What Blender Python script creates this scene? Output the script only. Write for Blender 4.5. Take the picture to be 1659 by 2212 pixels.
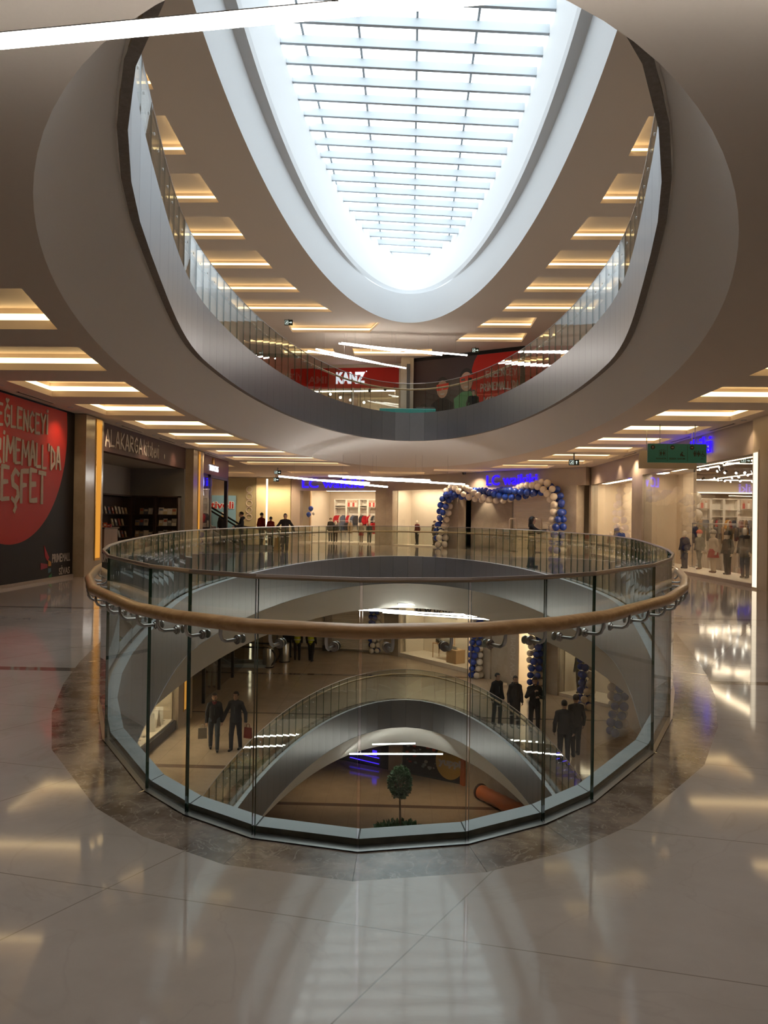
import bpy, bmesh, math, random
import numpy as np
from mathutils import Matrix, Vector
from mathutils.geometry import delaunay_2d_cdt
PI = math.pi
R = random.Random(7)
for o in list(bpy.data.objects): bpy.data.objects.remove(o)
SC = bpy.context.scene
COL = SC.collection

# ------------------------------------------------------------------ camera
cam_d = bpy.data.cameras.new('camera'); cam = bpy.data.objects.new('camera', cam_d); COL.objects.link(cam)
SC.camera = cam
cam_d.sensor_fit = 'VERTICAL'; cam_d.sensor_height = 24.0; cam_d.lens = 24.0 * 1720 / 2212
cam_d.clip_start = 0.05; cam_d.clip_end = 300
_psi, _pit, _rol = -0.0334, 0.0087, 0.0140
_f = Vector((math.sin(_psi)*math.cos(_pit), math.cos(_psi)*math.cos(_pit), math.sin(_pit)))
_r0 = _f.cross(Vector((0, 0, 1))).normalized(); _u0 = _r0.cross(_f)
_u = _u0*math.cos(_rol) - _r0*math.sin(_rol); _r = _r0*math.cos(_rol) + _u0*math.sin(_rol)
_m = Matrix((_r, _u, -_f)).transposed().to_4x4(); _m.translation = Vector((0.19, 0, 1.5))
cam.matrix_world = _m

# ------------------------------------------------------------------ sky, exposure
SKY = 3.2
COVE_GLOW = 3.0
SC.view_settings.view_transform = 'Standard'; SC.view_settings.look = 'None'
SC.view_settings.exposure = 0.45; SC.view_settings.gamma = 1.0; SC.view_settings.use_curve_mapping = False
SC.cycles.max_bounces = 10; SC.cycles.diffuse_bounces = 5; SC.cycles.glossy_bounces = 4
SC.cycles.transparent_max_bounces = 32; SC.cycles.transmission_bounces = 4
SC.cycles.sample_clamp_indirect = 4.0; SC.cycles.caustics_reflective = False; SC.cycles.caustics_refractive = False
SC.cycles.use_denoising = True
W = bpy.data.worlds.new('overcast_sky'); SC.world = W; W.use_nodes = True
_n = W.node_tree.nodes; _l = W.node_tree.links
_bg = _n['Background']; _bg.inputs['Strength'].default_value = SKY
_tc = _n.new('ShaderNodeTexCoord'); _ns = _n.new('ShaderNodeTexNoise'); _ns.inputs['Scale'].default_value = 2.2
_cr = _n.new('ShaderNodeValToRGB'); _cr.color_ramp.elements[0].color = (0.80, 0.92, 1.0, 1); _cr.color_ramp.elements[1].color = (0.97, 0.99, 1.0, 1)
_cr.color_ramp.elements[0].position = 0.38; _cr.color_ramp.elements[1].position = 0.58
_l.new(_tc.outputs['Generated'], _ns.inputs['Vector']); _l.new(_ns.outputs['Fac'], _cr.inputs['Fac']); _l.new(_cr.outputs['Color'], _bg.inputs['Color'])

# ------------------------------------------------------------------ materials
def mat(name, col, rough=0.5, metal=0.0, spec=0.5, emit=None, es=0.0, noise=None, bump=None, coat=0.0):
    m = bpy.data.materials.new(name); m.use_nodes = True
    n = m.node_tree.nodes; l = m.node_tree.links; b = n['Principled BSDF']
    c = tuple(col) + (1,)
    b.inputs['Base Color'].default_value = c; b.inputs['Roughness'].default_value = rough
    b.inputs['Metallic'].default_value = metal; b.inputs['Specular IOR Level'].default_value = spec
    b.inputs['Coat Weight'].default_value = coat
    if emit:
        b.inputs['Emission Color'].default_value = tuple(emit) + (1,); b.inputs['Emission Strength'].default_value = es
    # every material is node based: a little tonal variation over the surface
    sc_, amt = noise if noise else (3.0, 0.05)
    tc = n.new('ShaderNodeTexCoord'); nz = n.new('ShaderNodeTexNoise'); nz.inputs['Scale'].default_value = sc_; nz.inputs['Detail'].default_value = 4
    mx = n.new('ShaderNodeMix'); mx.data_type = 'RGBA'; mx.blend_type = 'MIX'
    mx.inputs['A'].default_value = tuple(max(0, x*(1-amt)) for x in col) + (1,); mx.inputs['B'].default_value = tuple(min(1, x*(1+amt)) for x in col) + (1,)
    l.new(tc.outputs['Object'], nz.inputs['Vector']); l.new(nz.outputs['Fac'], mx.inputs['Factor']); l.new(mx.outputs['Result'], b.inputs['Base Color'])
    if bump:
        nb = n.new('ShaderNodeTexNoise'); nb.inputs['Scale'].default_value = bump[0]
        bp = n.new('ShaderNodeBump'); bp.inputs['Strength'].default_value = bump[1]; bp.inputs['Distance'].default_value = 0.01
        l.new(tc.outputs['Object'], nb.inputs['Vector']); l.new(nb.outputs['Fac'], bp.inputs['Height']); l.new(bp.outputs['Normal'], b.inputs['Normal'])
    return m

def emis(name, col, s):
    m = bpy.data.materials.new(name); m.use_nodes = True
    n = m.node_tree.nodes; n.remove(n['Principled BSDF'])
    e = n.new('ShaderNodeEmission'); e.inputs['Color'].default_value = tuple(col) + (1,); e.inputs['Strength'].default_value = s
    m.node_tree.links.new(e.outputs[0], n['Material Output'].inputs[0]); return m

def glass(name, tint, refl=1.0, ior=1.5):
    m = bpy.data.materials.new(name); m.use_nodes = True
    n = m.node_tree.nodes; l = m.node_tree.links; n.remove(n['Principled BSDF'])
    t = n.new('ShaderNodeBsdfTransparent'); t.inputs['Color'].default_value = tuple(tint) + (1,)
    g = n.new('ShaderNodeBsdfGlossy'); g.inputs['Roughness'].default_value = 0.0; g.inputs['Color'].default_value = (refl, refl, refl, 1)
    f = n.new('ShaderNodeLayerWeight'); f.inputs['Blend'].default_value = 0.5
    f0 = ((ior-1)/(ior+1))**2; pw = n.new('ShaderNodeMath'); pw.operation = 'POWER'; pw.inputs[1].default_value = 5.0
    ma = n.new('ShaderNodeMath'); ma.operation = 'MULTIPLY_ADD'; ma.inputs[1].default_value = 1-f0; ma.inputs[2].default_value = f0
    l.new(f.outputs['Facing'], pw.inputs[0]); l.new(pw.outputs[0], ma.inputs[0])
    mx = n.new('ShaderNodeMixShader')
    l.new(ma.outputs[0], mx.inputs[0]); l.new(t.outputs[0], mx.inputs[1]); l.new(g.outputs[0], mx.inputs[2])
    l.new(mx.outputs[0], n['Material Output'].inputs[0]); return m

def stone(name, c0, c1, vein, rough, scale=1.2, seams=None, seam_col=(0.16, 0.13, 0.11), bands=None, band_cols=None, spec=0.5, contrast=0.15, vein_mix=0.3):
    """polished marble: cloudy base, thin veins, optional joint lines (nx, ny, spacing, offset) in metres, darker bands across (y positions)"""
    m = bpy.data.materials.new(name); m.use_nodes = True
    n = m.node_tree.nodes; l = m.node_tree.links; b = n['Principled BSDF']
    b.inputs['Roughness'].default_value = rough; b.inputs['Specular IOR Level'].default_value = spec
    tc = n.new('ShaderNodeTexCoord')
    n1 = n.new('ShaderNodeTexNoise'); n1.inputs['Scale'].default_value = scale; n1.inputs['Detail'].default_value = 8; n1.inputs['Roughness'].default_value = 0.65
    r1 = n.new('ShaderNodeValToRGB'); r1.color_ramp.elements[0].color = tuple(c0)+(1,); r1.color_ramp.elements[1].color = tuple(c1)+(1,)
    r1.color_ramp.elements[0].position = 0.5-contrast; r1.color_ramp.elements[1].position = 0.5+contrast
    n2 = n.new('ShaderNodeTexNoise'); n2.inputs['Scale'].default_value = scale*1.6; n2.inputs['Detail'].default_value = 6; n2.inputs['Distortion'].default_value = 1.4
    r2 = n.new('ShaderNodeValToRGB'); e = r2.color_ramp.elements
    e[0].position = 0.485; e[0].color = (0, 0, 0, 1); e[1].position = 0.5; e[1].color = (1, 1, 1, 1)
    e3 = e.new(0.515); e3.color = (0, 0, 0, 1)
    mv = n.new('ShaderNodeMath'); mv.operation = 'MULTIPLY'; mv.inputs[1].default_value = vein_mix
    mx = n.new('ShaderNodeMix'); mx.data_type = 'RGBA'; mx.inputs['B'].default_value = tuple(vein)+(1,)
    l.new(tc.outputs['Object'], n1.inputs['Vector']); l.new(tc.outputs['Object'], n2.inputs['Vector'])
    l.new(n1.outputs['Fac'], r1.inputs['Fac']); l.new(n2.outputs['Fac'], r2.inputs['Fac']); l.new(r2.outputs['Color'], mv.inputs[0])
    l.new(mv.outputs[0], mx.inputs['Factor']); l.new(r1.outputs['Color'], mx.inputs['A'])
    out = mx.outputs['Result']
    sx = n.new('ShaderNodeSeparateXYZ'); l.new(tc.outputs['Object'], sx.inputs[0])
    def math_(op, a, bb=None):
        q = n.new('ShaderNodeMath'); q.operation = op
        for i, v in enumerate((a, bb)):
            if v is None: continue
            if isinstance(v, (int, float)): q.inputs[i].default_value = v
            else: l.new(v, q.inputs[i])
        return q.outputs[0]
    for bi, (y0, w) in enumerate(bands or []):
        d = math_('ABSOLUTE', math_('SUBTRACT', sx.outputs['Y'], y0)); k = math_('LESS_THAN', d, w/2)
        q = n.new('ShaderNodeMix'); q.data_type = 'RGBA'; q.inputs['B'].default_value = tuple(band_cols)+(1,)
        l.new(k, q.inputs['Factor']); l.new(out, q.inputs['A']); out = q.outputs['Result']
    for (nx, ny, sp, off, wd) in seams or []:
        dt = math_('ADD', math_('MULTIPLY', sx.outputs['X'], nx), math_('MULTIPLY', sx.outputs['Y'], ny))
        fr = math_('FRACT', math_('DIVIDE', math_('SUBTRACT', dt, off), sp))
        k = math_('LESS_THAN', fr, wd/sp)
        q = n.new('ShaderNodeMix'); q.data_type = 'RGBA'; q.inputs['B'].default_value = tuple(seam_col)+(1,)
        l.new(k, q.inputs['Factor']); l.new(out, q.inputs['A']); out = q.outputs['Result']
    l.new(out, b.inputs['Base Color']); return m

def wood(name, c0, c1, rough=0.3, axis='X', scale=1.0):
    m = bpy.data.materials.new(name); m.use_nodes = True
    n = m.node_tree.nodes; l = m.node_tree.links; b = n['Principled BSDF']; b.inputs['Roughness'].default_value = rough
    b.inputs['Coat Weight'].default_value = 0.25
    tc = n.new('ShaderNodeTexCoord'); mp = n.new('ShaderNodeMapping')
    s = {'X': (1.2, 14, 14), 'Y': (14, 1.2, 14), 'Z': (14, 14, 1.2)}[axis]; mp.inputs['Scale'].default_value = [q*scale for q in s]
    nz = n.new('ShaderNodeTexNoise'); nz.inputs['Scale'].default_value = 2.2; nz.inputs['Detail'].default_value = 7; nz.inputs['Distortion'].default_value = 0.6
    r = n.new('ShaderNodeValToRGB'); r.color_ramp.elements[0].position = 0.32; r.color_ramp.elements[1].position = 0.7
    r.color_ramp.elements[0].color = tuple(c0)+(1,); r.color_ramp.elements[1].color = tuple(c1)+(1,)
    l.new(tc.outputs['Object'], mp.inputs[0]); l.new(mp.outputs[0], nz.inputs['Vector']); l.new(nz.outputs['Fac'], r.inputs[0]); l.new(r.outputs[0], b.inputs['Base Color'])
    return m

M = {}
M['ceil'] = mat('ceiling_paint', (0.80, 0.71, 0.625), 0.75, noise=(40, 0.02))
M['cove'] = mat('cove_paint', (0.86, 0.83, 0.79), 0.7, noise=(30, 0.02))
M['white'] = mat('white_plaster', (0.70, 0.71, 0.72), 0.65, noise=(20, 0.015))
M['skyframe'] = mat('painted_steel_white', (0.50, 0.545, 0.57), 0.4, metal=0.05)
M['purlin'] = mat('grey_steel', (0.42, 0.46, 0.50), 0.4, metal=0.2)
M['fascia'] = mat('brushed_aluminium_panel', (0.24, 0.235, 0.245), 0.36, metal=0.7, noise=(6, 0.05))
M['joint'] = mat('dark_joint', (0.05, 0.05, 0.05), 0.8)
M['rawstone'] = mat('raw_stone_edge', (0.25, 0.22, 0.20), 0.85, noise=(25, 0.35), bump=(40, 0.6))
M['ledge'] = mat('grey_ledge', (0.46, 0.50, 0.52), 0.5, noise=(60, 0.04))
M['glass'] = glass('rail_glass', (0.87, 0.905, 0.88), 1.0)
M['glassedge'] = mat('glass_edge_green', (0.018, 0.070, 0.042), 0.12, spec=0.6)
M['shopglass'] = glass('shop_glass', (0.96, 0.965, 0.955), 0.7)
M['skyglass'] = glass('roof_glass', (0.95, 0.985, 1.0), 0.8)
M['steel'] = mat('satin_stainless', (0.50, 0.48, 0.46), 0.28, metal=1.0, noise=(50, 0.05))
M['caprail'] = mat('cap_rail_metal', (0.32, 0.27, 0.24), 0.3, metal=0.8)
M['floor'] = stone('beige_marble', (0.42, 0.35, 0.30), (0.485, 0.41, 0.357), (0.37, 0.305, 0.26), 0.06, 0.7,
    seams=[(0.22, 0.976, 1.25, 2.815+0.22*0.4-0.03, 0.006), (0.876, -0.482, 1.25, -1.166, 0.006)], seam_col=(0.27, 0.22, 0.185),
    bands=[(7.62, 0.16), (12.65, 0.16), (20.0, 0.16), (27.0, 0.16), (34.5, 0.16)], band_cols=(0.17, 0.125, 0.10), contrast=0.10)
M['floor0'] = stone('honey_marble', (0.44, 0.34, 0.25), (0.52, 0.41, 0.31), (0.38, 0.28, 0.2), 0.09, 0.8,
    seams=[(1, 0, 1.2, 0.1, 0.008), (0, 1, 1.2, 0.3, 0.008)], seam_col=(0.26, 0.19, 0.14), bands=[(22.8, 0.3), (29.2, 0.16), (36.6, 0.3)], band_cols=(0.18, 0.12, 0.09))
M['floorb'] = stone('brown_marble', (0.36, 0.26, 0.18), (0.42, 0.31, 0.22), (0.30, 0.21, 0.15), 0.12, 0.8,
    seams=[(1, 0, 1.2, 0.1, 0.008)], seam_col=(0.22, 0.15, 0.11), bands=[(35.9, 0.35), (28.9, 0.3)], band_cols=(0.13, 0.08, 0.06))
M['darkmarble'] = stone('brown_emperador_marble', (0.13, 0.09, 0.066), (0.31, 0.235, 0.185), (0.48, 0.40, 0.33), 0.12, 3.6, contrast=0.10, vein_mix=0.6)
M['colstone'] = stone('beige_column_stone', (0.40, 0.32, 0.23), (0.48, 0.39, 0.29), (0.36, 0.28, 0.2), 0.18, 1.6)
M['travertine'] = stone('travertine', (0.36, 0.30, 0.24), (0.47, 0.40, 0.33), (0.30, 0.24, 0.19), 0.3, 1.5)
M['handrail'] = wood('beech_handrail', (0.45, 0.25, 0.105), (0.62, 0.375, 0.175), 0.3, 'X')
M['led'] = emis('warm_cove_glow', (1.0, 0.70, 0.32), COVE_GLOW)  # glow of the tray walls, put into the material
M['ledcol'] = emis('amber_led_strip', (1.0, 0.42, 0.06), 0.55)
M['ledline'] = emis('warm_white_line', (1.0, 0.84, 0.58), 2.6)
M['tube'] = emis('white_tube', (1.0, 0.95, 0.88), 14.0)
M['spot'] = emis('spot_lamp', (1.0, 0.93, 0.80), 9.0)
M['shoplight'] = emis('shop_panel_light', (1.0, 0.80, 0.56), 16.0)
M['sign_blue'] = emis('violet_blue_sign', (0.018, 0.005, 1.0), 2.2)
M['neon'] = emis('blue_neon', (0.05, 0.02, 1.0), 1.5)
M['sign_white'] = emis('white_sign', (0.9, 0.9, 1.0), 0.85)
M['blackmetal'] = mat('black_metal', (0.02, 0.02, 0.02), 0.4)
M['black'] = mat('black_matt', (0.015, 0.014, 0.014), 0.6)
M['anthracite'] = mat('dark_grey', (0.06, 0.055, 0.055), 0.5)
M['grey'] = mat('mid_grey', (0.28, 0.27, 0.26), 0.6)
M['red'] = mat('red_vinyl', (0.50, 0.022, 0.014), 0.5, spec=0.2)
M['bannerblack'] = mat('banner_black', (0.017, 0.013, 0.012), 0.55, spec=0.2)
M['chalk'] = mat('chalk_white', (0.52, 0.45, 0.40), 0.7, noise=(20, 0.12))
M['maroon'] = mat('maroon_fascia', (0.135, 0.035, 0.032), 0.4)
M['booksign'] = mat('purple_brown_fascia', (0.075, 0.036, 0.032), 0.6, spec=0.25, noise=(1.0, 0.3))
M['creamwall'] = mat('cream_wall', (0.66, 0.56, 0.43), 0.55)
M['yellowwall'] = mat('pale_yellow_panel', (0.74, 0.62, 0.38), 0.6)
M['warmwhite'] = mat('warm_white_board', (0.76, 0.68, 0.58), 0.6)
M['shopbright'] = emis('shop_window_light', (1.0, 0.80, 0.55), 32.0)
M['wallglow'] = emis('wall_wash_glow', (1.0, 0.84, 0.6), 1.1)
M['shoplow'] = emis('shop_soft_light', (1.0, 0.78, 0.52), 6.0)
M['kerb'] = mat('kerb_stone_edge', (0.34, 0.33, 0.30), 0.7, noise=(12, 0.4))
M['taupe'] = mat('taupe_fascia', (0.42, 0.345, 0.29), 0.4)
M['shelfwhite'] = mat('white_shelf', (0.80, 0.76, 0.70), 0.5)
M['darkwood'] = wood('dark_brown_wood', (0.035, 0.018, 0.012), (0.06, 0.032, 0.022), 0.5, 'Z')
M['midwood'] = wood('counter_wood', (0.15, 0.085, 0.055), (0.21, 0.125, 0.08), 0.45, 'Z')
M['lightwood'] = wood('light_wood', (0.52, 0.33, 0.17), (0.62, 0.42, 0.24), 0.4, 'Z')
M['teal'] = mat('teal_board', (0.028, 0.25, 0.23), 0.4)
M['exitgreen'] = mat('exit_green', (0.012, 0.035, 0.022), 0.4)
M['exitwhite'] = emis('exit_white', (0.85, 1.0, 0.9), 0.8)
M['ink'] = mat('sign_ink', (0.02, 0.035, 0.03), 0.5)
M['blueballoon'] = mat('blue_balloon', (0.010, 0.045, 0.33), 0.16, coat=0.5)
M['whiteballoon'] = mat('white_balloon', (0.74, 0.66, 0.58), 0.2, coat=0.5)
M['skin'] = mat('skin', (0.46, 0.27, 0.19), 0.55)
M['hair'] = mat('dark_hair', (0.014, 0.010, 0.008), 0.55)
M['mann'] = mat('mannequin_white', (0.80, 0.70, 0.58), 0.35)
M['leaf'] = mat('leaf_green', (0.030, 0.075, 0.022), 0.5, noise=(8, 0.4))
M['bark'] = mat('bark', (0.12, 0.075, 0.045), 0.8)
M['orange'] = mat('orange_plastic', (0.50, 0.13, 0.04), 0.4)
M['yellow'] = mat('yellow_sign', (0.42, 0.24, 0.03), 0.45)
M['gold'] = mat('gold_metal', (0.75, 0.45, 0.12), 0.3, metal=0.9)
_mc = {}
def cloth(rgb, rough=0.85):
    k = tuple(round(x, 3) for x in rgb)
    if k not in _mc: _mc[k] = mat('fabric', rgb, rough, spec=0.2, noise=(30, 0.12))
    return _mc[k]

# ------------------------------------------------------------------ mesh helpers
class MB:
    def __init__(s, xf=None): s.v = []; s.f = []; s.m = []; s.s = []; s.xf = xf
    def add(s, vs, fs, m=0, smooth=False):
        b = len(s.v)
        for p in vs:
            p = Vector(p)
            s.v.append(s.xf @ p if s.xf is not None else p)
        for f in fs: s.f.append([b+i for i in f]); s.m.append(m); s.s.append(smooth)
    def quad(s, a, b, c, d, m=0): s.add([a, b, c, d], [(0, 1, 2, 3)], m)
    def box(s, x0, x1, y0, y1, z0, z1, m=0):
        s.add([(x0,y0,z0),(x1,y0,z0),(x1,y1,z0),(x0,y1,z0),(x0,y0,z1),(x1,y0,z1),(x1,y1,z1),(x0,y1,z1)],
              [(3,2,1,0),(4,5,6,7),(0,1,5,4),(1,2,6,5),(2,3,7,6),(3,0,4,7)], m)
    def rbox(s, x0, x1, y0, y1, z0, z1, b=0.01, m=0):
        """box with chamfered edges"""
        b = min(b, (x1-x0)*.45, (y1-y0)*.45, (z1-z0)*.45)
        bm = bmesh.new(); bmesh.ops.create_cube(bm, size=1.0)
        for v in bm.verts: v.co = Vector(((x0+x1)/2+v.co.x*(x1-x0), (y0+y1)/2+v.co.y*(y1-y0), (z0+z1)/2+v.co.z*(z1-z0)))
        bmesh.ops.bevel(bm, geom=bm.edges[:], offset=b, segments=1, affect='EDGES', profile=0.5)
        bm.verts.index_update()
        s.add([v.co.copy() for v in bm.verts], [[v.index for v in f.verts] for f in bm.faces], m); bm.free()
    def prism(s, poly, z0, z1, m=0, mside=None):
        n = len(poly); a = [(p[0], p[1], z0) for p in poly] + [(p[0], p[1], z1) for p in poly]
        s.add(a, [tuple(range(n-1, -1, -1)), tuple(range(n, 2*n))], m)
        s.add(a, [(i, (i+1) % n, n+(i+1) % n, n+i) for i in range(n)], m if mside is None else mside)
    def plate(s, poly, y0, y1, m=0):
        """outline in x,z extruded along y"""
        n = len(poly); ar = sum(poly[i][0]*poly[(i+1) % n][1]-poly[(i+1) % n][0]*poly[i][1] for i in range(n))
        if ar < 0: poly = poly[::-1]
        a = [(p[0], y0, p[1]) for p in poly] + [(p[0], y1, p[1]) for p in poly]
        s.add(a, [tuple(range(n)), tuple(range(2*n-1, n-1, -1))] + [(i, n+i, n+(i+1) % n, (i+1) % n) for i in range(n)], m)
    def tube(s, pts, r, n=8, m=0, closed=False, cap=True, flat=False):
        pts = [Vector(p) for p in pts]; k = len(pts); rs = r if isinstance(r, (list, tuple)) else [r]*k
        rings = []; up = None
        for i, p in enumerate(pts):
            a = pts[i-1] if (i > 0 or closed) else p; b = pts[(i+1) % k] if (i < k-1 or closed) else p
            t0 = (p-a).normalized() if (p-a).length > 1e-9 else None; t1 = (b-p).normalized() if (b-p).length > 1e-9 else None
            t = (t0+t1) if (t0 is not None and t1 is not None) else (t0 if t1 is None else t1)
            if t.length < 1e-6: t = t0
            t.normalize()
            if up is None:
                up = Vector((0, 0, 1)) if abs(t.z) < 0.9 else Vector((1, 0, 0))
            x = t.cross(up)
            if x.length < 1e-4: x = t.cross(Vector((0, 1, 0)))
            x.normalize(); y = x.cross(t); up = y
            st = 1.0
            if t0 is not None and t1 is not None:
                c = max(0.5, math.sqrt(max(0.0, (1+t0.dot(t1))/2))); st = 1/c
            bend = None
            if t0 is not None and t1 is not None and (t1-t0).length > 1e-4: bend = (t1-t0).normalized()
            ring = []
            for j in range(n):
                an = 2*PI*j/n; d = (x*math.cos(an)+y*math.sin(an))*rs[i]
                if bend is not None: d = d + bend*(d.dot(bend))*(st-1)
                ring.append(p+d)
            rings.append(ring)
        vs = [q for rg in rings for q in rg]; fs = []
        for i in range(k if closed else k-1):
            i2 = (i+1) % k
            for j in range(n): fs.append((i*n+j, i*n+(j+1) % n, i2*n+(j+1) % n, i2*n+j))
        s.add(vs, fs, m, not flat)
        if cap and not closed:
            s.add(rings[0], [tuple(range(n-1, -1, -1))], m); s.add(rings[-1], [tuple(range(n))], m)
    def lathe(s, prof, cx=0, cy=0, n=24, m=0, smooth=True):
        k = len(prof); vs = [(cx+r*math.cos(2*PI*j/n), cy+r*math.sin(2*PI*j/n), z) for r, z in prof for j in range(n)]
        s.add(vs, [(i*n+j, i*n+(j+1) % n, (i+1)*n+(j+1) % n, (i+1)*n+j) for i in range(k-1) for j in range(n)], m, smooth)
        if prof[0][0] > 1e-6: s.add([vs[j] for j in range(n)], [tuple(range(n-1, -1, -1))], m)
        if prof[-1][0] > 1e-6: s.add([vs[(k-1)*n+j] for j in range(n)], [tuple(range(n))], m)
    def ball(s, c, r, nu=12, nv=8, m=0):
        r = r if isinstance(r, (tuple, list)) else (r, r, r)
        vs = []; fs = []
        for i in range(nv+1):
            th = PI*i/nv
            for j in range(nu):
                ph = 2*PI*j/nu; vs.append((c[0]+r[0]*math.sin(th)*math.cos(ph), c[1]+r[1]*math.sin(th)*math.sin(ph), c[2]+r[2]*math.cos(th)))
        for i in range(nv):
            for j in range(nu): fs.append((i*nu+j, (i+1)*nu+j, (i+1)*nu+(j+1) % nu, i*nu+(j+1) % nu))
        s.add(vs, fs, m, True)
    def mesh(s, name, mats):
        me = bpy.data.meshes.new(name); me.from_pydata([tuple(v) for v in s.v], [], s.f)
        for q in (mats if isinstance(mats, (list, tuple)) else [mats]): me.materials.append(q)
        me.polygons.foreach_set('material_index', s.m); me.polygons.foreach_set('use_smooth', s.s)
        me.validate(); me.update()
        if any(s.s): me.set_sharp_from_angle(angle=math.radians(50))
        return me
    def build(s, name, mats, parent=None):
        return link(name, s.mesh(name, mats), parent)

def link(name, me, parent=None, loc=None, rz=None):
    o = bpy.data.objects.new(name, me); COL.objects.link(o)
    if parent is not None: o.parent = parent
    if loc is not None: o.location = loc
    if rz is not None: o.rotation_euler = (0, 0, rz)
    return o
def tag(o, label, cat, group=None, kind=None):
    o['label'] = label; o['category'] = cat
    if group: o['group'] = group
    if kind: o['kind'] = kind
    return o
def thing(name, label, cat, loc=(0, 0, 0), rz=0.0, group=None, xf=None):
    o = bpy.data.objects.new(name, None); COL.objects.link(o); o.empty_display_size = 0.2
    if xf is not None: o.matrix_world = xf
    else: o.location = loc; o.rotation_euler = (0, 0, rz)
    return tag(o, label, cat, group)
def struct(o, kind='structure'): o['kind'] = kind; return o
def copy_tree(o, parent=None):
    c = o.copy(); COL.objects.link(c)
    if parent is not None: c.parent = parent; c.matrix_parent_inverse = o.matrix_parent_inverse
    for ch in list(o.children): copy_tree(ch, c)
    return c
def frame(A, B, z=0.0):
    """wall frame: x along the wall, y into the shop behind it, z up"""
    t = Vector((B[0]-A[0], B[1]-A[1], 0)).normalized(); n = Vector((-t.y, t.x, 0))
    m = Matrix((t, n, Vector((0, 0, 1)))).transposed().to_4x4(); m.translation = Vector((A[0], A[1], z)); return m
ORD = ['first', 'second', 'third', 'fourth', 'fifth', 'sixth', 'seventh', 'eighth', 'ninth', 'tenth', 'eleventh', 'twelfth', 'thirteenth', 'fourteenth', 'fifteenth', 'sixteenth', 'seventeenth', 'eighteenth', 'nineteenth', 'twentieth']

def text_mesh(s, h, width=None, depth=0.03, bold=0.0, spacing=1.0, shear=0.0, align='LEFT'):
    """letters standing up in x,z, front face towards -y; origin at the left end of the base line"""
    cu = bpy.data.curves.new('lettering', 'FONT'); cu.body = s; cu.size = 1.0; cu.extrude = 0.5; cu.offset = bold; cu.space_character = spacing; cu.shear = shear
    cu.resolution_u = 4
    o = bpy.data.objects.new('lettering', cu); COL.objects.link(o)
    dg = bpy.context.evaluated_depsgraph_get(); me = bpy.data.meshes.new_from_object(o.evaluated_get(dg)); bpy.data.objects.remove(o); bpy.data.curves.remove(cu)
    n = len(me.vertices); co = np.empty(n*3); me.vertices.foreach_get('co', co); co = co.reshape(-1, 3)
    x0, x1 = co[:, 0].min(), co[:, 0].max(); k = h/0.72
    kx = k if width is None else width/(x1-x0)
    out = np.stack([(co[:, 0]-x0)*kx, -(co[:, 2]/1.0)*depth, co[:, 1]*k], 1)
    if align == 'CENTER': out[:, 0] -= (x1-x0)*kx/2
    me.vertices.foreach_set('co', out.ravel()); me.update(); me.materials.clear(); return me
def text(name, s, h, m, parent, pos, **kw):
    me = text_mesh(s, h, **kw); me.materials.append(m); me.name = name
    return link(name, me, parent, pos)

# hand-painted letters: every glyph a set of strokes in a 1 x 1 box
GL = {
 'A': [[(0,0),(.42,1),(.5,1),(1,0)],[(.15,.36),(.85,.34)]], 'B': [[(0,0),(0,1),(.7,.9),(.7,.6),(0,.52),(.9,.4),(.85,.05),(0,0)]],
 'D': [[(.05,0),(.05,1),(.8,.75),(.85,.3),(.05,0)]], 'E': [[(.9,.98),(.05,1),(.05,0),(.95,.03)],[(.05,.52),(.75,.55)]],
 'F': [[(.95,1),(.05,.97),(.05,0)],[(.05,.52),(.7,.55)]], 'G': [[(.9,.85),(.55,1),(.1,.7),(.1,.25),(.5,0),(.92,.15),(.92,.48),(.5,.48)]],
 'K': [[(.05,0),(.05,1)],[(.9,1),(.08,.45),(.95,0)]], 'L': [[(.05,1),(.05,0),(.9,.02)]], 'M': [[(0,0),(.1,1),(.5,.35),(.9,1),(1,0)]],
 'N': [[(.05,0),(.05,1),(.9,0),(.92,1)]], 'P': [[(.05,0),(.05,1),(.85,.88),(.8,.5),(.05,.45)]], 'R': [[(.05,0),(.05,1),(.85,.88),(.8,.55),(.05,.48),(.95,0)]],
 'C': [[(.9,.85),(.55,1),(.1,.7),(.1,.25),(.5,0),(.92,.15)]], 'Y': [[(0,1),(.5,.5),(1,1)],[(.5,.5),(.45,0)]], 'T': [[(0,1),(1,.98)],[(.5,1),(.5,0)]],
 'I': [[(.5,0),(.5,1)]], 'S': [[(.92,.88),(.5,1),(.1,.8),(.2,.55),(.8,.45),(.9,.2),(.5,0),(.05,.12)]], "'": [[(.5,1),(.4,.72)]],
 'Ğ': [[(.9,.85),(.55,1),(.1,.7),(.1,.25),(.5,0),(.92,.15),(.92,.48),(.5,.48)],[(.3,1.25),(.5,1.12),(.75,1.27)]],
 'İ': [[(.5,0),(.5,1)],[(.45,1.16),(.58,1.24)]], 'Ş': [[(.92,.88),(.5,1),(.1,.8),(.2,.55),(.8,.45),(.9,.2),(.5,0),(.05,.12)],[(.5,0),(.6,-.15),(.4,-.27)]],
 'k': [[(.05,0),(.05,1)],[(.8,.65),(.08,.32),(.9,0)]], 'i': [[(.5,0),(.5,.65)],[(.45,.86),(.58,.9)]], 't': [[(.45,1),(.45,.1),(.8,0)],[(.05,.68),(.9,.68)]],
 'a': [[(.85,.6),(.4,.65),(.1,.35),(.35,0),(.8,.2)],[(.85,.65),(.85,0)]], 'b': [[(.08,1),(.08,0),(.6,0),(.85,.35),(.5,.62),(.08,.5)]],
 'e': [[(.1,.35),(.88,.38),(.5,.66),(.1,.35),(.45,0),(.9,.12)]], 'v': [[(0,.65),(.45,0),(.95,.65)]], ' ': []}
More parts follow.
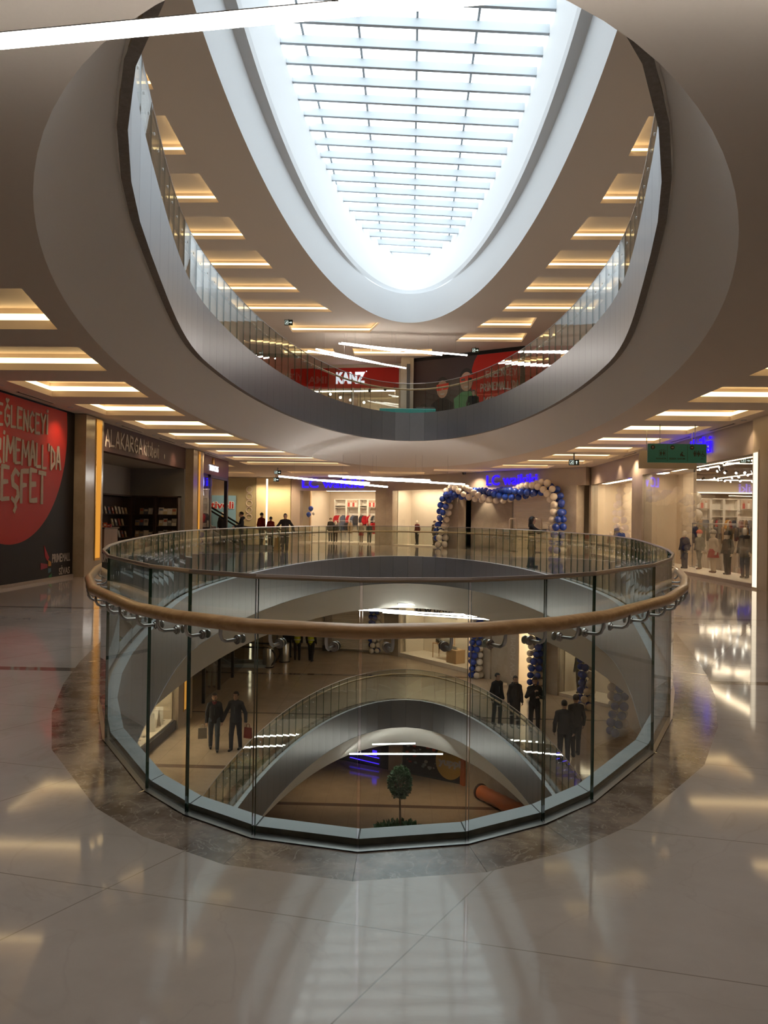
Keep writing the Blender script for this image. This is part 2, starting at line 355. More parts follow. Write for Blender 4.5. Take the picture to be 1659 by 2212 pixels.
def brush(name, s, x0, x1, z0, h, m, parent, y=-0.008, th=0.1, seed=1):
    r = random.Random(seed); wd = [0.35 if c in "iİI'" else (1.2 if c == 'M' else (0.5 if c == ' ' else 0.85)) for c in s]
    gap = 0.22; tot = sum(wd)+gap*(len(s)-1); k = (x1-x0)/tot; x = x0; mb = MB(); lay = 0.0
    for c, w in zip(s, wd):
        dz = r.uniform(-.05, .05)*h
        for st in GL[c]:
            pts = [Vector((x+(px*w)*k, 0, z0+dz+pz*h)) for px, pz in st]
            for a, b in zip(pts, pts[1:]):
                d = (b-a); L = d.length
                if L < 1e-6: continue
                d.normalize(); nn = Vector((-d.z, 0, d.x)); t0 = th*h*r.uniform(.38, .62); t1 = th*h*r.uniform(.38, .62)
                a2 = a-d*t0*.6; b2 = b+d*t1*.6; mid = (a2+b2)/2+nn*r.uniform(-.1, .1)*t0
                q = [a2+nn*t0, mid+nn*(t0+t1)*.55, b2+nn*t1, b2-nn*t1, mid-nn*(t0+t1)*.55, a2-nn*t0]
                lay += 0.0005; mb.plate([(p.x, p.z) for p in q], y-0.004-lay, y)
        x += (w+gap)*k
    return mb.build(name, m, parent)
# ------------------------------------------------------------------ the oval void and its levels
XC, YC, A0, B0 = 0.04, 17.72, 4.05, 13.95
XL, XR = -7.95, 8.25
BX0, BX1, BY0, BY1 = -14.0, 24.0, -8.0, 54.0
def ell(a, b, t, xc=XC, yc=YC):
    x, y = a*math.sin(t), yc-b*math.cos(t)
    if xc == XC:                       # the void is a touch slimmer over its near half and its axis is slightly turned
        q = min(1, max(0, (16.0-y)/7.0)); x = x*(1-.09*q*q*(3-2*q))-0.0048*b*math.cos(t)
    return (xc+x, y)       # t=0 is the near tip, grows to the right
def corners():
    """joints of the rail panels round the oval: narrow panels at the near tip, wide on the near flanks, medium on the far part"""
    T = np.linspace(0, PI, 4001); P = np.array([ell(A0+.16, B0+.16, t) for t in T]); s = np.concatenate([[0], np.cumsum(np.linalg.norm(np.diff(P, axis=0), axis=1))])
    cuts = [0.0, .52, 1.0, 1.46, 2.6, 3.6, 4.65, 5.7, 6.75, 7.8, 8.85]
    rest = s[-1]-cuts[-1]; n = round(rest/0.62); cuts += [cuts[-1]+rest*(i+1)/n for i in range(n)]
    return [float(np.interp(c, s, T)) for c in cuts]
TR = corners(); TS = TR + [2*PI-t for t in TR[-2:0:-1]]                               # closed list of joints
N = len(TS)
def ring(off, z, extra=0.0): return [Vector((*ell(A0+off, B0+off, t), z)) for t in TS]

def plate_with_hole(name, z, hole, m, holes=(), rect=(BX0, BX1, BY0, BY1), up=True):
    """flat slab face with an outline hole and smaller quad holes"""
    vs = [(rect[0], rect[2]), (rect[1], rect[2]), (rect[1], rect[3]), (rect[0], rect[3])]; es = [(0, 1), (1, 2), (2, 3), (3, 0)]
    loops = []
    for h in ([hole] if hole else []) + list(holes):
        b = len(vs); vs += [tuple(p[:2]) for p in h]; k = len(h); es += [(b+i, b+(i+1) % k) for i in range(k)]; loops.append([Vector((p[0], p[1])) for p in h])
    r = delaunay_2d_cdt([Vector(v) for v in vs], es, [], 0, 1e-5)
    V, F = r[0], r[2]
    def inside(p, lp):
        c = False; j = len(lp)-1
        for i in range(len(lp)):
            if (lp[i].y > p.y) != (lp[j].y > p.y) and p.x < (lp[j].x-lp[i].x)*(p.y-lp[i].y)/(lp[j].y-lp[i].y)+lp[i].x: c = not c
            j = i
        return c
    mb = MB(); fs = []
    for f in F:
        c = sum((V[i] for i in f), Vector((0, 0)))/len(f)
        if any(inside(c, lp) for lp in loops): continue
        a = (V[f[1]]-V[f[0]]).cross(V[f[2]]-V[f[0]])
        f = list(f)
        if (a > 0) != up: f.reverse()
        fs.append(f)
    mb.add([(v.x, v.y, z) for v in V], fs, 0)
    return struct(mb.build(name, m))

# level: floor height, ceiling opening ellipse (centre y, a, b), ceiling height, fascia depth below floor
def band(name, L0, L1, m, smooth=True, flip=False):
    mb = MB(); k = len(L0); vs = L0+L1
    f = [(i, (i+1) % k, k+(i+1) % k, k+i) for i in range(k)]
    mb.add(vs, [q[::-1] for q in f] if flip else f, 0, smooth)
    return struct(mb.build(name, m))
def ell_ring(xc, yc, a, b, z, n=160): return [Vector((*ell(a, b, 2*PI*i/n, xc, yc), z)) for i in range(n)]

LEVELS = {  # z floor, z fascia bottom, opening below: z, xc, yc, a, b
    'upper': (5.7, 4.62, 3.95, -0.08, 20.55, 5.05, 17.12),
    'middle': (0.0, -1.05, -2.2, 0.05, 18.1, 4.85, 15.2),
    'lower': (-5.7, -6.75, -7.9, 0.05, 18.1, 4.85, 15.2)}
FLOORM = {'upper': M['floor'], 'middle': M['floor'], 'lower': M['floor0']}
for lv, (z, zf, zc, oxc, oyc, oa, ob) in LEVELS.items():
    outer = [Vector((p.x+.11*p.x/max(.5, abs(p.x))*min(1, abs(p.x)/2), p.y, p.z)) for p in ring(.47, z)]
    plate_with_hole('floor', z, outer, FLOORM[lv])
    # dark marble border, laid in stones with open joints
    mb = MB(); inn = ring(.17, z); 
    for i in range(N):
        j = (i+1) % N; a, b, c, d = inn[i], inn[j], outer[j], outer[i]
        mb.quad(a.lerp(b, .0012), b.lerp(a, .0012), c.lerp(d, .0012), d.lerp(c, .0012), 0)
    struct(mb.build('trim_1', M['darkmarble']))
    # steel channel holding the glass, and the grey ledge inside it
    mb = MB()
    i0, i1, i2, i3 = ring(.12, z), ring(.19, z), ring(.0, z), ring(.12, z)
    for i in range(N):
        j = (i+1) % N; up = Vector((0, 0, .035)); u2 = Vector((0, 0, .006))
        mb.add([i2[i]+up, i2[j]+up, i3[j]+up, i3[i]+up], [(0, 3, 2, 1)], 0)                      # ledge top
        mb.add([i3[i]+up, i3[j]+up, i3[j]-up*2, i3[i]-up*2], [(0, 3, 2, 1)], 3)
        mb.add([i0[i]+u2, i0[j]+u2, i1[j]+u2, i1[i]+u2], [(0, 3, 2, 1)], 2)
        a, b = i2[i], i3[i]; t = (i2[j]-i2[i]).normalized()*.004                                   # dark joint between ledge stones
        mb.add([a+up*1.02-t, a+up*1.02+t, b+up*1.02+t, b+up*1.02-t], [(0, 3, 2, 1)], 1)
    struct(mb.build('trim_2', [M['ledge'], M['joint'], M['steel'], M['kerb']]))
    # metal fascia: flat panels, each with a narrow open joint
    mb = MB(); t0, t1 = ring(.0, z+.035), ring(.0, zf)
    for i in range(N):
        j = (i+1) % N
        a, b = t0[i].lerp(t0[j], .006), t0[j].lerp(t0[i], .006); c, d = t1[j].lerp(t1[i], .006), t1[i].lerp(t1[j], .006)
        mb.quad(a, d, c, b, 0)
        mb.quad(b, c, t1[j]+(t1[i]-t1[j])*-.006, t0[j]+(t0[i]-t0[j])*-.006, 1)
    struct(mb.build('trim_3', [M['fascia'], M['joint']]))
    # rough stone strip under the panels
    s0, s1, s2 = ring(-.01, zf), ring(.10, zf-.004), ring(.10, zf+.12)
    mb = MB(); k = N
    mb.add(s0+s1, [(i, N+i, N+(i+1) % N, (i+1) % N) for i in range(N)], 0)
    struct(mb.build('trim_4', M['rawstone']))
    # cove: soft swoop from the strip out to the ceiling opening
    prof = [(0, 0.0), (.03, -.06), (.10, .02), (.25, .16), (.45, .36), (.65, .58), (.85, .82), (1, 1)] if lv == 'upper' else [(0, 0.0), (.25, .2), (.5, .45), (.75, .72), (1, 1)]
    n = 160; A = ell_ring(XC, YC, A0+.09, B0+.09, 0, n); Bq = ell_ring(oxc, oyc, oa, ob, 0, n); rings = []
    for (q, w) in prof:
        rings.append([Vector((a.x+(b.x-a.x)*q, a.y+(b.y-a.y)*q, zf+(zc-zf)*w)) for a, b in zip(A, Bq)])
    mb = MB(); vs = [p for r_ in rings for p in r_]
    mb.add(vs, [(i*n+j, (i+1)*n+j, (i+1)*n+(j+1) % n, i*n+(j+1) % n) for i in range(len(rings)-1) for j in range(n)], 0, True)
    struct(mb.build('ceiling_cove', M['cove']))

# ------------------------------------------------------------------ light trays cut into the ceilings
def tray(q, z, label, group, lip=0.12, rise=0.18, out=0.10):
    """q: hole corners near-left, near-right, far-right, far-left"""
    c = sum((Vector((p[0], p[1], 0)) for p in q), Vector())/4
    t = thing('ceiling_light', label, 'ceiling light', (c.x, c.y, z), 0, group)
    def rg(o, h):
        r = []
        for i in range(4):
            p = Vector((q[i][0]-c.x, q[i][1]-c.y, 0)); a = Vector((q[i-1][0]-c.x, q[i-1][1]-c.y, 0)); b = Vector((q[(i+1) % 4][0]-c.x, q[(i+1) % 4][1]-c.y, 0))
            d1 = (p-a).normalized(); d2 = (p-b).normalized(); r.append(p+(d1+d2)*o+Vector((0, 0, h)))
        return r
    r0, r1, r2, r3, r4 = rg(0, 0), rg(0, lip), rg(out, lip), rg(out, lip+rise*.62), rg(out, lip+rise)
    def bandf(mb, a, b, m=0):
        for i in range(4): mb.quad(a[i], b[i], b[(i+1) % 4], a[(i+1) % 4], m)
    mb = MB(); bandf(mb, r0, r1); bandf(mb, r1, r2); bandf(mb, r3, r4); mb.build('frame', M['ceil'], t)
    mb = MB(); bandf(mb, r2, r3); mb.build('glow_band', M['led'], t)  # upper wall glows itself instead of being lit by the hidden strip
    mb = MB(); mb.quad(r4[3], r4[2], r4[1], r4[0]); mb.build('top_panel', M['ceil'], t)
    return t
def interp(x, tb):
    return float(np.interp(x, [p[0] for p in tb], [p[1] for p in tb]))
LIN = [(4, -2.6), (5.6, -3.2), (7.4, -3.85), (8.5, -4.07), (10.4, -4.52), (11.4, -4.69), (13.2, -4.98), (16.2, -5.26), (19.1, -5.34), (22.1, -5.3), (25.1, -5.16), (28.2, -4.87), (30.9, -4.24), (33.6, -3.5), (37, -2.6)]
RIN = [(5, 5.73), (24, 5.76), (26.2, 5.68), (28.1, 5.63), (29.2, 5.46), (31.1, 5.25), (32.1, 4.99), (33.9, 4.62), (35.2, 4.25), (37, 3.83), (38.2, 3.4), (40, 2.3)]
tr1, tr2, tr0 = [], [], []
for k in range(-1, 10):
    y = 10.38+2.965*k; y0 = y-1.88
    q = [(-7.3-.03*max(0, k-3), y0), (interp(y0, LIN), y0), (interp(y, LIN), y), (-7.3-.03*max(0, k-3), y)]
    tr1.append((q, 'warm recessed light tray in the ceiling along the left shops, %s from the near end' % ORD[k+1]))
for k in range(0, 10):
    y = 10.36+2.97*k; y0 = y-1.88; xr = 7.79 if y < 33 else (7.5 if y < 35 else 6.5)
    if y > 38: break
    q = [(interp(y0, RIN), y0), (xr, y0), (xr, y), (interp(y, RIN), y)]
    tr1.append((q, 'warm recessed light tray in the ceiling along the right shop, %s from the near end' % ORD[k]))
tr1.append(([(1.3, 38.6), (4.3, 38.6), (3.7, 40.1), (1.3, 40.1)], 'warm recessed light tray close to the arch entrance, right of the hanging tube lamps'))
tr1.append(([(-2.0, 41.2), (0.9, 41.2), (0.9, 43.0), (-2.0, 43.0)], 'warm recessed light tray at the middle of the far ceiling above the display window'))
tr1.append(([(-6.4, 42.0), (-3.2, 42.0), (-3.2, 43.8), (-6.4, 43.8)], 'warm recessed light tray before the left clothes shop, behind the hanging tube lamps'))
tr1.append(([(-12.5, 37.0), (-8.4, 37.0), (-8.4, 38.6), (-12.5, 38.6)], 'warm recessed light tray over the escalator recess, nearer one'))
tr1.append(([(-12.5, 43.0), (-8.6, 43.0), (-8.6, 44.4), (-12.5, 44.4)], 'warm recessed light tray over the escalator recess, farther one'))
LIN2 = [(8, -4.6), (17.4, -5.38), (19.35, -5.45), (22.3, -5.36), (25.2, -5.22), (28.25, -4.85), (31.3, -4.26), (34.2, -3.28), (37, -2.2)]
RIN2 = [(8, 4.9), (19.4, 5.36), (22.4, 5.36), (25.3, 5.1), (28.3, 4.8), (31.3, 4.42), (34.1, 3.93), (36.7, 3.16), (39.4, 2.3)]
for k in range(-2, 6):
    y = 19.35+2.97*k; y0 = y-1.9
    tr2.append(([(-7.5, y0), (interp(y0, LIN2), y0), (interp(y, LIN2), y), (-7.5, y)], 'warm light tray of the top floor ceiling left of the skylight, %s from near end' % ORD[k+2]))
for k in range(-2, 8):
    y = 19.45+2.9*k; y0 = y-1.9; xo = 7.8 if y < 36 else 5.6
    tr2.append(([(interp(y0, RIN2), y0), (xo, y0), (xo, y), (interp(y, RIN2), y)], 'warm light tray of the top floor ceiling right of the skylight, %s from near end' % ORD[k+2]))
tr2.append(([(-5.6, 36.0), (-2.2, 36.0), (-1.2, 36.8), (-1.3, 37.6), (-2.2, 38.0), (-5.6, 38.0)][0:1]+[(-1.3, 36.0), (-1.9, 38.0), (-5.6, 38.0)], 'warm light tray beside the left exit sign of the top floor ceiling'))
tr2.append(([(-3.0, 41.5), (1.2, 41.5), (1.2, 43.3), (-3.0, 43.3)], 'warm recessed light tray in front of the red fascia of the top floor'))
tr2.append(([(-6.8, 41.5), (-4.0, 41.5), (-4.0, 43.3), (-6.8, 43.3)], 'warm recessed light tray at the left end of the red fascia of the top floor'))
for k in range(0, 8):  # unseen trays, put in to light the floor below
    y = 8+3.6*k
    for sgn, sd in ((-1, 'left'), (1, 'right')):
        tr0.append(([(sgn*6.5-.8, y), (sgn*6.5+.8, y), (sgn*6.5+.8, y+1.8), (sgn*6.5-.8, y+1.8)], 'unseen light tray in the %s ceiling of the floor below, %s from the near end' % (sd, ORD[k])))
tr0.append(([(-5.5, 38), (-2, 38), (-2, 40), (-5.5, 40)], 'unseen recessed light tray over the shutters of the floor below'))
tr0.append(([(0.2, 36.5), (3.4, 36.5), (3.4, 38.5), (.2, 38.5)], 'unseen recessed light tray over the homeware window of the floor below'))
L1o = ell_ring(-0.08, 20.55, 5.05, 17.12, 0, 160); L0o = ell_ring(0.05, 18.1, 4.85, 15.2, 0, 160)
plate_with_hole('ceiling', 3.95, L1o, M['ceil'], [t[0] for t in tr1], up=False)
plate_with_hole('ceiling', -2.2, L0o, M['ceil'], [t[0] for t in tr0], up=False)
plate_with_hole('ceiling', -7.9, L0o, M['ceil'], up=False)
Z2 = 10.4
L2o = ell_ring(0.03, 18.5, 3.88, 17.5, 0, 160)
plate_with_hole('ceiling', Z2, L2o, M['ceil'], [t[0] for t in tr2], up=False)
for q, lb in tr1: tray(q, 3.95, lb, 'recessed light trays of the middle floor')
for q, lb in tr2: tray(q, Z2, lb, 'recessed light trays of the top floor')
for q, lb in tr0: tray(q, -2.2, lb, 'unseen light trays of the floor below')
plate_with_hole('floor', -11.4, None, M['floorb'])

# ------------------------------------------------------------------ skylight shaft
S1 = ell_ring(0.03, 18.5, 3.88, 17.5, Z2); S2 = ell_ring(0.03, 18.6, 3.74, 17.45, 11.72)
S3 = ell_ring(0.02, 18.75, 3.50, 17.7, 11.80); S4 = ell_ring(0.02, 18.75, 3.47, 17.7, 12.0); S5 = ell_ring(0.03, 19.85, 3.47, 17.9, 14.2)
band('wall_shaft', S2, S1, M['white'], flip=False)
band('wall_shaft', S3, S2, M['white'])
band('wall_shaft', S5, S4, M['white']); band('wall_shaft', S4, S3, M['white'])
def roofz(x): return 13.9-0.055*x
hole = [Vector((p.x, p.y, 0)) for p in S5]
for k in range(-19, 20):
    y = 19.95+0.943*k
    w = abs((y-19.85)/17.9)
    if w >= .995: continue
    hx = 3.47*math.sqrt(1-w*w)+.3; x0, x1 = .03-hx, .03+hx
    mb = MB(); d = .21
    mb.add([(x0, y-.045, roofz(x0)), (x1, y-.045, roofz(x1)), (x1, y+.045, roofz(x1)), (x0, y+.045, roofz(x0)),
            (x0, y-.045, roofz(x0)+d), (x1, y-.045, roofz(x1)+d), (x1, y+.045, roofz(x1)+d), (x0, y+.045, roofz(x0)+d)],
           [(3, 2, 1, 0), (4, 5, 6, 7), (0, 1, 5, 4), (1, 2, 6, 5), (2, 3, 7, 6), (3, 0, 4, 7)], 0)
    e = .022                                                                                     # darker gasket strip under the beam
    mb.add([(x0, y-.055, roofz(x0)-e), (x1, y-.055, roofz(x1)-e), (x1, y+.055, roofz(x1)-e), (x0, y+.055, roofz(x0)-e), (x0, y-.055, roofz(x0)), (x1, y-.055, roofz(x1)), (x1, y+.055, roofz(x1)), (x0, y+.055, roofz(x0))],
           [(3, 2, 1, 0), (4, 5, 6, 7), (0, 1, 5, 4), (1, 2, 6, 5), (2, 3, 7, 6), (3, 0, 4, 7)], 1)
    struct(mb.build('beam', [M['skyframe'], M['purlin']]))
for x in (-2.82, -1.32, 0.19, 1.72):
    hy = 17.9*math.sqrt(max(0.02, 1-(x/3.5)**2)); mb = MB(); z = roofz(x)+.22
    mb.box(x-.03, x+.03, 19.85-hy, 19.85+hy, z, z+.10, 0)
    for k in range(-19, 20):                                                                         # bolts where the purlin meets each beam
        y = 19.95+0.943*k+.10
        if abs(y-19.85) < hy-.2: mb.lathe([(.035, z-.05), (.035, z)], x, y, 8, 0)
    struct(mb.build('purlin', M['purlin']))
mb = MB(); vs = []
for p in hole: vs.append((p.x+(.2 if p.x > 0 else -.2), p.y, roofz(p.x)+.36))
mb.add(vs, [tuple(range(len(vs)))], 0); struct(mb.build('window_1', M['skyglass']))
# flat roof round the skylight keeps daylight to the shaft
plate_with_hole('roof', 14.2, [(p.x, p.y) for p in S5], M['white'], up=False)

# outer shell of the building
for nm, a in (('wall_back', (BX0, BX1, BY0-.2, BY0)), ('wall_front', (BX0, BX1, BY1, BY1+.2)), ('wall_left', (BX0-.2, BX0, BY0, BY1)), ('wall_right', (BX1, BX1+.2, BY0, BY1))):
    mb = MB(); mb.box(a[0], a[1], a[2], a[3], -11.5, 14.3, 0); struct(mb.build(nm, M['creamwall']))

# ------------------------------------------------------------------ glass balustrades
def balustrade(z, label, near=True):
    t = thing('glass_balustrade', label, 'balustrade', (XC, YC, z))
    g0 = [Vector((p.x-XC, p.y-YC, 0)) for p in ring(.148, 0)]; g1 = [Vector((p.x-XC, p.y-YC, 0)) for p in ring(.170, 0)]
    H = 1.215; zb = -.06
    for i in range(N):
        j = (i+1) % N; e = .007/max(.2, (g0[j]-g0[i]).length)
        a, b, c, d = g0[i].lerp(g0[j], e), g0[j].lerp(g0[i], e), g1[j].lerp(g1[i], e), g1[i].lerp(g1[j], e)
        lo, hi = Vector((0, 0, zb)), Vector((0, 0, H)); mb = MB()
        vs = [a+lo, b+lo, c+lo, d+lo, a+hi, b+hi, c+hi, d+hi]
        mb.add(vs, [(0, 4, 5, 1), (2, 6, 7, 3)], 0); mb.add(vs, [(1, 5, 6, 2), (3, 7, 4, 0), (4, 7, 6, 5)], 1)
        mb.build('glass_panel', [M['glass'], M['glassedge']], t)
    cp = [Vector((p.x-XC, p.y-YC, H+.006)) for p in ring(.159, 0)]
    mb = MB(); mb.tube(cp, .013, 6, 0, closed=True, flat=True); mb.build('cap_rail', M['caprail'], t)
    # timber handrail in straight lengths, mitred at the joints
    hr = [Vector((p.x-XC, p.y-YC, 1.005)) for p in ring(.285, 0)]
    mb = MB(); mb.tube(hr, .0345, 16, 0, closed=True); mb.build('handrail', M['handrail'], t)
    br = []
    for i in range(N):
        L = (g1[(i+1) % N]-g1[i]).length
        near = min(g1[i].y, g1[(i+1) % N].y) < -11.5
        for f in (((.24, .76) if near else (.5,)) if L < .75 else (.2, .52, .84) if near else (.28, .75)): br.append((i, f))
    br.sort(key=lambda q: g1[q[0]].y); br = br[:100]
    for i, f in br:
        j = (i+1) % N; p = g1[i].lerp(g1[j], f); q = hr[i].lerp(hr[j], f); tt = (g1[j]-g1[i]).normalized(); o = Vector((tt.y, -tt.x, 0))
        if o.dot(p) < 0: o = -o
        z0 = .915; a = Vector((p.x, p.y, z0)); rr = (Vector((q.x, q.y, z0))-a).length; mb = MB()
        mb.tube([a, a+o*(rr-.035), a+o*(rr-.012)+Vector((0, 0, .012)), a+o*rr+Vector((0, 0, .035)), a+o*rr+Vector((0, 0, .075))], .0085, 8, 0)
        b_ = mb.build('bracket', M['steel'], t)
        mb = MB(); mb.tube([a-o*.03, a-o*.024], .021, 14, 0); mb.tube([a+o*.0005, a+o*.012], .023, 14, 0); mb.tube([a+o*.012, a+o*.02], .016, 14, 0); mb.build('disc', M['steel'], b_)
    return t
balustrade(0.0, 'glass balustrade with a thick wooden handrail right in front, round the near oval opening')
balustrade(5.7, 'glass balustrade of the floor above, on top of the grey metal fascia')
balustrade(-5.7, 'glass balustrade of the floor below, seen through the near glass')

# ------------------------------------------------------------------ hanging tube lamps
def lamp(p0, p1, label, group, ztop=None, w=.055, cables=True):
    p0, p1 = Vector(p0), Vector(p1); c = (p0+p1)/2; d = p1-p0; L = d.length
    t = thing('linear_pendant_lamp', label, 'pendant lamp', c, 0, group); d.normalize()
    side = d.cross(Vector((0, 0, 1))).normalized()*w/2; up = side.cross(d).normalized()
    if up.z < 0: up = -up
    def bar(mb, h0, h1, k, sw=1.0):
        a = [(-d*L/2-side*sw+up*h0), (-d*L/2+side*sw+up*h0), (d*L/2+side*sw+up*h0), (d*L/2-side*sw+up*h0)]; b = [q+up*(h1-h0) for q in a]
        mb.add(a+b, [(0, 1, 2, 3), (7, 6, 5, 4), (0, 4, 5, 1), (1, 5, 6, 2), (2, 6, 7, 3), (3, 7, 4, 0)], k)
    mb = MB(); bar(mb, -w*.55, w*.5, 0); mb.build('diffuser', M['tube'], t)
    mb = MB(); bar(mb, w*.5, w*.62, 0, 1.04)
    for s in (-1, 1): mb.tube([d*s*(L/2), d*s*(L/2+.03)], w*.55, 8, 0, flat=True)
    mb.build('housing', M['grey'], t)
    if ztop is not None:
        for s in (-.36, .36):
            q = d*s*L+up*w*.6; mb = MB(); mb.tube([q, Vector((q.x, q.y, ztop-c.z))], .0035, 5, 0); mb.build('cable', M['steel'], t)
    return t
lamp((-2.6, 3.44, 3.505), (.9, 3.36, 3.755), 'long glowing tube lamp hanging close overhead, the sloping one at top left', 'near tube lamps', 3.95, w=.044)
lamp((-.14, 3.30, 3.685), (2.8, 3.36, 3.77), 'long glowing tube lamp hanging close overhead, running off the frame at top right', 'near tube lamps', 3.95, w=.044)
g = 'tube lamps of the middle floor'
lamp((-4.82, 30.0, 3.06), (-.7, 30.3, 2.72), 'white tube lamp before the left blue sign, lowest and leftmost of its bundle', g, 3.95)
lamp((-4.05, 31.2, 3.02), (-1.4, 30.2, 2.86), 'white tube lamp before the left blue sign, short one just above the lowest tube', g, 3.95)
lamp((-2.98, 30.6, 3.13), (.9, 30.0, 2.98), 'white tube lamp left of the balloon arch, upper left one of the right bundle', g, 3.95)
lamp((-2.4, 30.0, 3.05), (2.23, 30.4, 2.86), 'white tube lamp left of the balloon arch, reaching farthest right', g, 3.95)
lamp((-1.5, 30.8, 3.02), (.95, 30.2, 2.93), 'white tube lamp left of the balloon arch, between the two long ones', g, 3.95)
g = 'tube lamps of the top floor'
for a, b, s in (((-3.36, 38, 9.88), (-.4, 37.6, 9.42), 'upper left one over the glass'), ((-3.2, 37.6, 9.82), (1.6, 38.4, 9.45), 'long middle one of the upper bundle'), ((-1.2, 38, 9.68), (2.8, 38.2, 9.40), 'right end one of the upper bundle'),
                ((-4.84, 38, 9.52), (-2.2, 37.5, 8.98), 'leftmost one of the lower bundle'), ((-4.4, 37.5, 9.50), (-1.4, 38.2, 8.98), 'middle one of the lower bundle'), ((-3.6, 38.3, 9.35), (-.12, 38, 8.72), 'lowest one, ending above the column')):
    lamp(a, b, 'white tube lamp of the top floor, '+s, g, Z2)
g = 'tube lamps of the floor below'
for a, b, s in (((-.27, 33, -2.02), (1.0, 33.2, -2.04), 'shortest and topmost'), ((-1.9, 33, -2.28), (2.5, 33.2, -2.42), 'ending at the glass joint'), ((-1.5, 33.3, -2.26), (3.0, 33, -2.46), 'middle one of the bundle'), ((-.9, 32.7, -2.33), (3.75, 33.1, -2.60), 'lowest and reaching farthest right')):
    lamp(a, b, 'white tube lamp of the floor below before the homeware sign, '+s, g, None, .05)
g = 'tube lamps of the basement'
lamp((-2.06, 31, -7.65), (1.57, 31.2, -7.63), 'white tube lamp of the basement, long one above the clipped tree', g, None, .05)
lamp((-1.19, 31.6, -7.43), (.5, 31.2, -7.24), 'white tube lamp of the basement, short one under the greenish slab edge', g, None, .05)
# ------------------------------------------------------------------ walls and shops of the middle floor
FL = frame((XL, 0), (XL, 50)); FR_ = frame((XR, 36), (XR, 0)); F1 = frame((-7.0, 48.3), (-1.2, 46.2)); F2 = frame((-1.2, 46.2), (7.95, 35.8))
def sbox(name, xf, boxes, mats):
    mb = MB(xf)
    for b in boxes: mb.box(*b[:6], b[6] if len(b) > 6 else 0)
    return struct(mb.build(name, mats))
# left wall: banner wall, bookshop front, next shop
sbox('wall_left', FL, [(-8, 19.0, .02, .3, 0, 3.95)], M['bannerblack'])
sbox('wall_left', FL, [(20.1, 28.45, 0, .25, 3.2, 3.95)], M['booksign'])
sbox('wall_left', FL, [(30.0, 35.15, -.02, .25, 3.2, 3.95)], M['maroon'])
sbox('wall_left', FL, [(19.4, 20.1, .02, 4.0, 0, 3.95), (28.4, 30.0, .02, 2.2, 0, 3.95)], M['grey'])
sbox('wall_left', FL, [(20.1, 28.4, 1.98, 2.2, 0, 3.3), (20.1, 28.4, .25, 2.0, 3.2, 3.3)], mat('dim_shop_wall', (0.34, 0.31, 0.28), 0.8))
sbox('wall_left', FL, [(30, 35.1, 4.0, 4.2, 0, 3.3), (30, 35.1, .25, 4.0, 3.22, 3.32)], M['creamwall'])
for i, (a, b, led) in enumerate(((19.0, 20.1, (19.62, 19.92)), (28.55, 29.95, (29.2, 29.42)))):
    sbox('column', FL, [(a, b, -.27, .1, 0, 3.93)], M['colstone'])
    c = thing('wall_light', 'vertical amber light strip on the stone column %s' % ('right of the red and black banner' if i == 0 else 'between the bookshop and the maroon shop front'), 'wall light', xf=FL)
    mb = MB(); mb.box(led[0], led[1], -.285, -.268, .42, 3.8); mb.build('diffuser', M['ledcol'], c)
    mb = MB()
    for z0, z1 in ((.36, .42), (3.8, 3.9)): mb.box(led[0]-.03, led[1]+.03, -.29, -.268, z0, z1)
    mb.box(led[0]-.035, led[0], -.29, -.268, .42, 3.8); mb.box(led[1], led[1]+.035, -.29, -.268, .42, 3.8)
    mb.build('frame', M['gold'], c)
# banner
bn = thing('wall_banner', 'large black advertising banner with a red disc and white brush lettering on the left wall', 'banner', xf=FL)
mb = MB(); mb.box(11.0, 18.95, -.005, .02, .06, 3.9); mb.build('sheet', M['bannerblack'], bn)
cx, cz, rr = 15.95, 3.45, 2.58
pts = [(cx+rr*math.cos(a), cz+rr*math.sin(a)) for a in np.linspace(PI, 2*PI, 60)]
t_ = math.asin((3.9-cz)/rr); pts += [(cx+rr*math.cos(a), cz+rr*math.sin(a)) for a in np.linspace(0, t_, 8)] + [(cx-rr*math.cos(a), cz+rr*math.sin(a)) for a in np.linspace(t_, 0, 8)]
mb = MB(); mb.plate(pts, -.011, -.004); mb.build('red_disc', M['red'], bn)
brush('lettering', 'EĞLENCEYİ', 15.35, 17.5, 3.27, .42, M['chalk'], bn, -.011, .13, 3)
brush('lettering', "PRİMEMALL'DA", 15.02, 18.15, 2.54, .50, M['chalk'], bn, -.011, .12, 4)
brush('lettering', 'KEŞFET', 15.15, 17.42, 1.76, .66, M['chalk'], bn, -.011, .14, 5)
text('lettering', 'PRIME', .2, M['chalk'], bn, (17.86, -.008, .40), width=.5, depth=.004, bold=.02)
text('lettering', 'MALL', .2, M['chalk'], bn, (18.39, -.008, .40), width=.42, depth=.004)
text('lettering', 'SİVAS', .16, M['chalk'], bn, (18.22, -.008, .10), width=.58, depth=.004, bold=.01)
text('lettering', 'ler,', .14, M['chalk'], bn, (15.28, -.008, .34), depth=.004); text('lettering', 'le!', .14, M['chalk'], bn, (15.28, -.008, .08), depth=.004)
for q, c in (([(17.45, .8), (17.7, .52), (17.62, .45), (17.5, .55)], (.45, .02, .03)), ([(17.3, .42), (17.62, .38), (17.62, .30), (17.3, .27)], (.35, .03, .05)), ([(17.66, .47), (17.8, .42), (17.8, .33), (17.67, .33)], (.6, .25, .05)),
             ([(17.66, .28), (17.8, .28), (17.8, .2), (17.67, .17)], (.1, .2, .25)), ([(17.7, .1), (17.84, .16), (17.84, .04), (17.72, -.02+.06)], (.05, .25, .08))):
    mb = MB(); mb.plate(q, -.012, -.004); mb.build('logo_shard', cloth(c, .5), bn)
